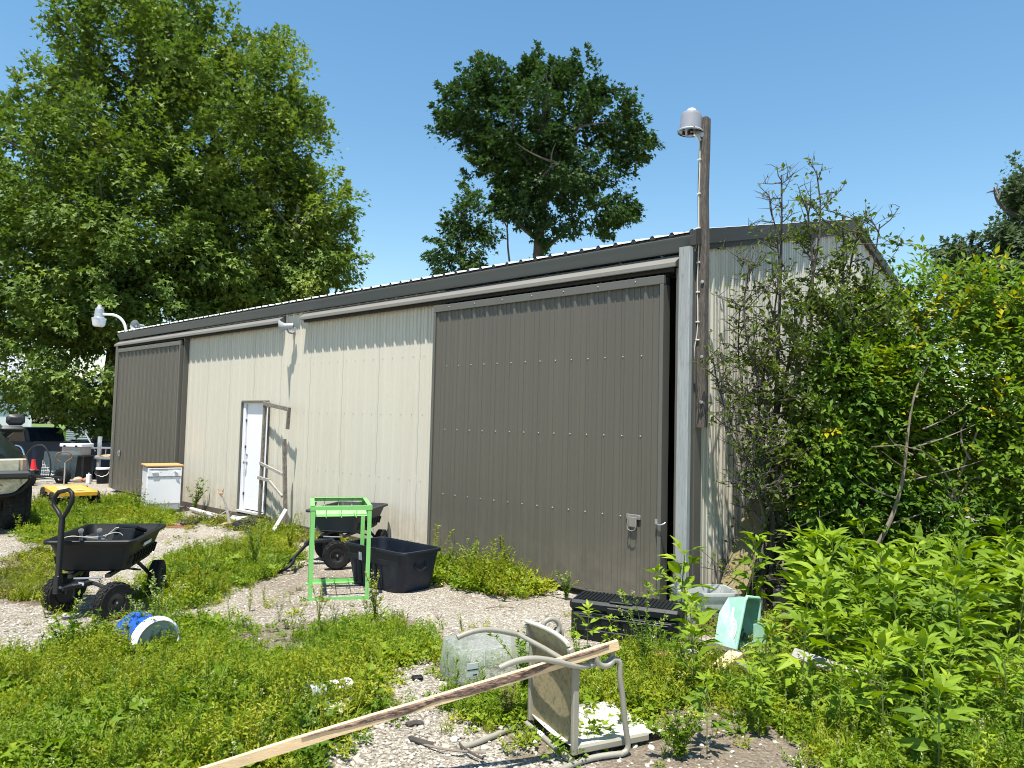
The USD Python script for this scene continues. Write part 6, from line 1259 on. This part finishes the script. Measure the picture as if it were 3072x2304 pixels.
def pebbles():
    r = np.random.default_rng(88); pr_ = []
    for k, m in enumerate(('pebble', 'pebble_pale', 'pebble_dark', 'pebble', 'pebble_pale')):
        s = trimesh.creation.icosphere(1, 1.0); v = s.vertices * V([1, .75 + .2 * r.random(), .5]) * (1 + .35 * (meshkit.noise(s.vertices * 1.7 + k * 5, k)[:, None] - .5)); pr_.append(('pebble', (v, s.faces), m))
    n = 26000; y_ = 3.1 + 8.5 * r.random(n) ** 1.7; x_ = (r.random(n) * 2 - 1) * (y_ * .74); keep = np.ones(n, bool)
    for k in ('front_left', 'right_near', 'ragweed', 'yellow_band', 'left_brown'): keep &= ~(inside(WEEDS[k], x_, y_) & (r.random(n) < .75))
    loc = (V([x_, y_, 0 * x_]).T - BARN); bx_, by_ = loc @ BX, loc @ BY; keep &= ~((by_ > .05) & (bx_ < .5))
    x_, y_ = x_[keep], y_[keep]; n = len(x_); sz = .006 + .009 * r.random(n) ** 2.2 + .012 * (r.random(n) < .03)
    bump_ = .05 * (meshkit.fbm(np.stack([x_, y_, 0 * x_], -1) * .9, 4, 3) - .5) + .018 * (meshkit.noise(np.stack([x_, y_, 0 * x_], -1) * 7, 5) - .5)
    instancer('gravel', 'loose pale limestone gravel over the yard', 'gravel', pr_, np.c_[x_, y_, gz(x_, y_) + bump_ + sz * .15], r.choice(5, n, p=[.42, .2, .1, .18, .1]), r.random(n) * 6.28, sz, 89, .3)
pebbles()
def straw():
    r = np.random.default_rng(91); mb = MB(); p = scatter(WEEDS['straw'], 420, 92)
    for x_, y_ in p:
        a = r.normal(.0, .5) + math.pi * (r.random() < .5); l = .06 + .16 * r.random(); d = V([math.cos(a), math.sin(a), .1 * r.standard_normal()]); c = V([x_, y_, GZ(x_, y_) + .015 + .04 * r.random()])
        mb.tube([c - d * l, c + d * l], .0028, 3, caps=False)
    single('dry_straw', 'flattened dry straw on the ground beneath the ragweed', 'straw', mb, 'straw_dry', kind='stuff')
straw()
# crop rows in the field
r = np.random.default_rng(95); n = 5200; fx, fy = -34 + 44 * r.random(n) - 10, 31 + 60 * r.random(n) ** 1.6
def crop(seed):
    q = np.random.default_rng(seed); n_ = 14; a = q.random(n_) * 6.28
    return place_leaves(np.c_[.05 * q.standard_normal((n_, 2)), .1 + .2 * q.random(n_)], V([0, 0, 1.0]) + .3 * q.standard_normal((n_, 3)), np.c_[np.cos(a), np.sin(a), .8 + 0 * a], .25 + .2 * q.random(n_), KITE * V([.5, 1, 1]), KITEF)
instancer('field_crop', 'bright green young crop covering the far field', 'crop', [('crop_plant', crop(1), 'crop_leaf'), ('crop_plant', crop(2), 'crop_leaf')], np.c_[fx, fy, 0 * fx - .3], r.integers(0, 2, n), r.random(n) * 6.28, .9 + .5 * r.random(n), 96)

# ------------------------------------------------------------------ single tall weeds one can tell apart
def tall_weed(label, loc, H, n, m, seed, wide=.5, leaf=.035, heads=True, cat='weed plant'):
    r = np.random.default_rng(seed); t = thing('tall_weed', label, cat, (loc[0], loc[1], GZ(*loc) - .01), 0)
    mb = MB(); P_, U_, F_, S_, H_ = [], [], [], [], []
    for k in range(n):
        a = r.random() * 6.28; e = V([math.cos(a) * wide * H * (.3 + .7 * r.random()), math.sin(a) * wide * H * .7 * r.random(), H * (.55 + .5 * r.random())]); ps = spline([V([0, 0, 0]), e * V([.3, .3, .55]), e], 7); mb.tube(ps, np.linspace(.0045, .0015, 7), 4, caps=False)
        for j in range(34):
            i_ = r.integers(1, 7); c = ps[i_] + (ps[i_] - ps[i_ - 1]) * r.random(); P_.append(c); F_.append(V([r.standard_normal(), r.standard_normal(), .5])); U_.append(V([0, 0, 1]) + .5 * r.standard_normal(3)); S_.append(leaf * (.5 + .8 * r.random()))
        for j in range(26): H_.append(ps[-1] + (ps[-1] - ps[-3]) * (.5 * r.random() - .15) + .006 * r.standard_normal(3))
    part(t, 'stem', mb, 'weed_stem'); part(t, 'foliage', place_leaves(V(P_), V(U_), V(F_), V(S_), KITE * V([.75, 1, 1]), KITEF), m, kind='stuff')
    if heads: part(t, 'flower_heads', place_leaves(V(H_), V(H_) * 0 + V([0, 0, 1]), r.standard_normal((len(H_), 3)), np.full(len(H_), .013), KITE * V([1.5, 1, 1]), KITEF), 'flower_pale', kind='stuff')
tall_weed('tall flowering pepperweed standing before the black tool box', (.95, 5.0), .50, 9, 'weed_green', 301, .42)
tall_weed('upright flowering weed standing before the green metal frame', (-1.13, 6.35), .42, 8, 'weed_yellow', 302, .25, .03)
tall_weed('thin upright weed left of the flowering one before the green frame', (-1.62, 6.35), .34, 4, 'weed_yellow', 303, .3, .026)
tall_weed('leafy weed with seed heads growing against the blue bucket', (-2.52, 5.28), .42, 9, 'weed_green', 304, .45, .032)
tall_weed('tall thin weed right of the black cart rear wheel', (-2.85, 6.05), .48, 7, 'weed_green', 305, .4, .03)
tall_weed('tall dark stemmed weed left of the blue bucket', (-2.96, 4.95), .40, 5, 'weed_green', 306, .3, .04)
tall_weed('bushy weed at the right end of the yellow weed band', (-3.02, 8.75), .55, 12, 'weed_green', 307, .4, .035)
tall_weed('tall bushy weed by the wall right of the broken door frame', (-2.95, 9.9), .5, 10, 'weed_yellow', 308, .4, .035)
tall_weed('small bushy weed at the foot of the brown door left of the tool box', (.62, 7.72), .30, 9, 'weed_green', 309, .4, .035)
tall_weed('small dry weed standing alone on gravel before the brown door', (-.02, 7.62), .16, 6, 'weed_dull', 310, .4, .025, False)
tall_weed('leafy weed on the gravel before the brown sliding door corner', (-.42, 8.35), .48, 9, 'weed_green', 311, .35, .034)
tall_weed('grey green weed growing against the left side of the dishwasher', (-6.75, 13.35), .55, 8, 'weed_dull', 312, .3, .04, False)
tall_weed('dark leafy weed at the right side of the dishwasher', (-6.05, 14.05), .55, 10, 'weed_green', 313, .4, .06, False)
tall_weed('spreading weed in front of the chair leg at the bottom right', (.86, 3.62), .26, 8, 'weed_green', 314, .5, .04)
tall_weed('leafy weed growing through the upside down tub', (.12, 4.52), .34, 12, 'weed_green', 315, .55, .04, False)
tall_weed('reddish weed at the edge of the bare gravel under the board', (.02, 4.05), .22, 6, 'weed_dull', 316, .4, .03, False)
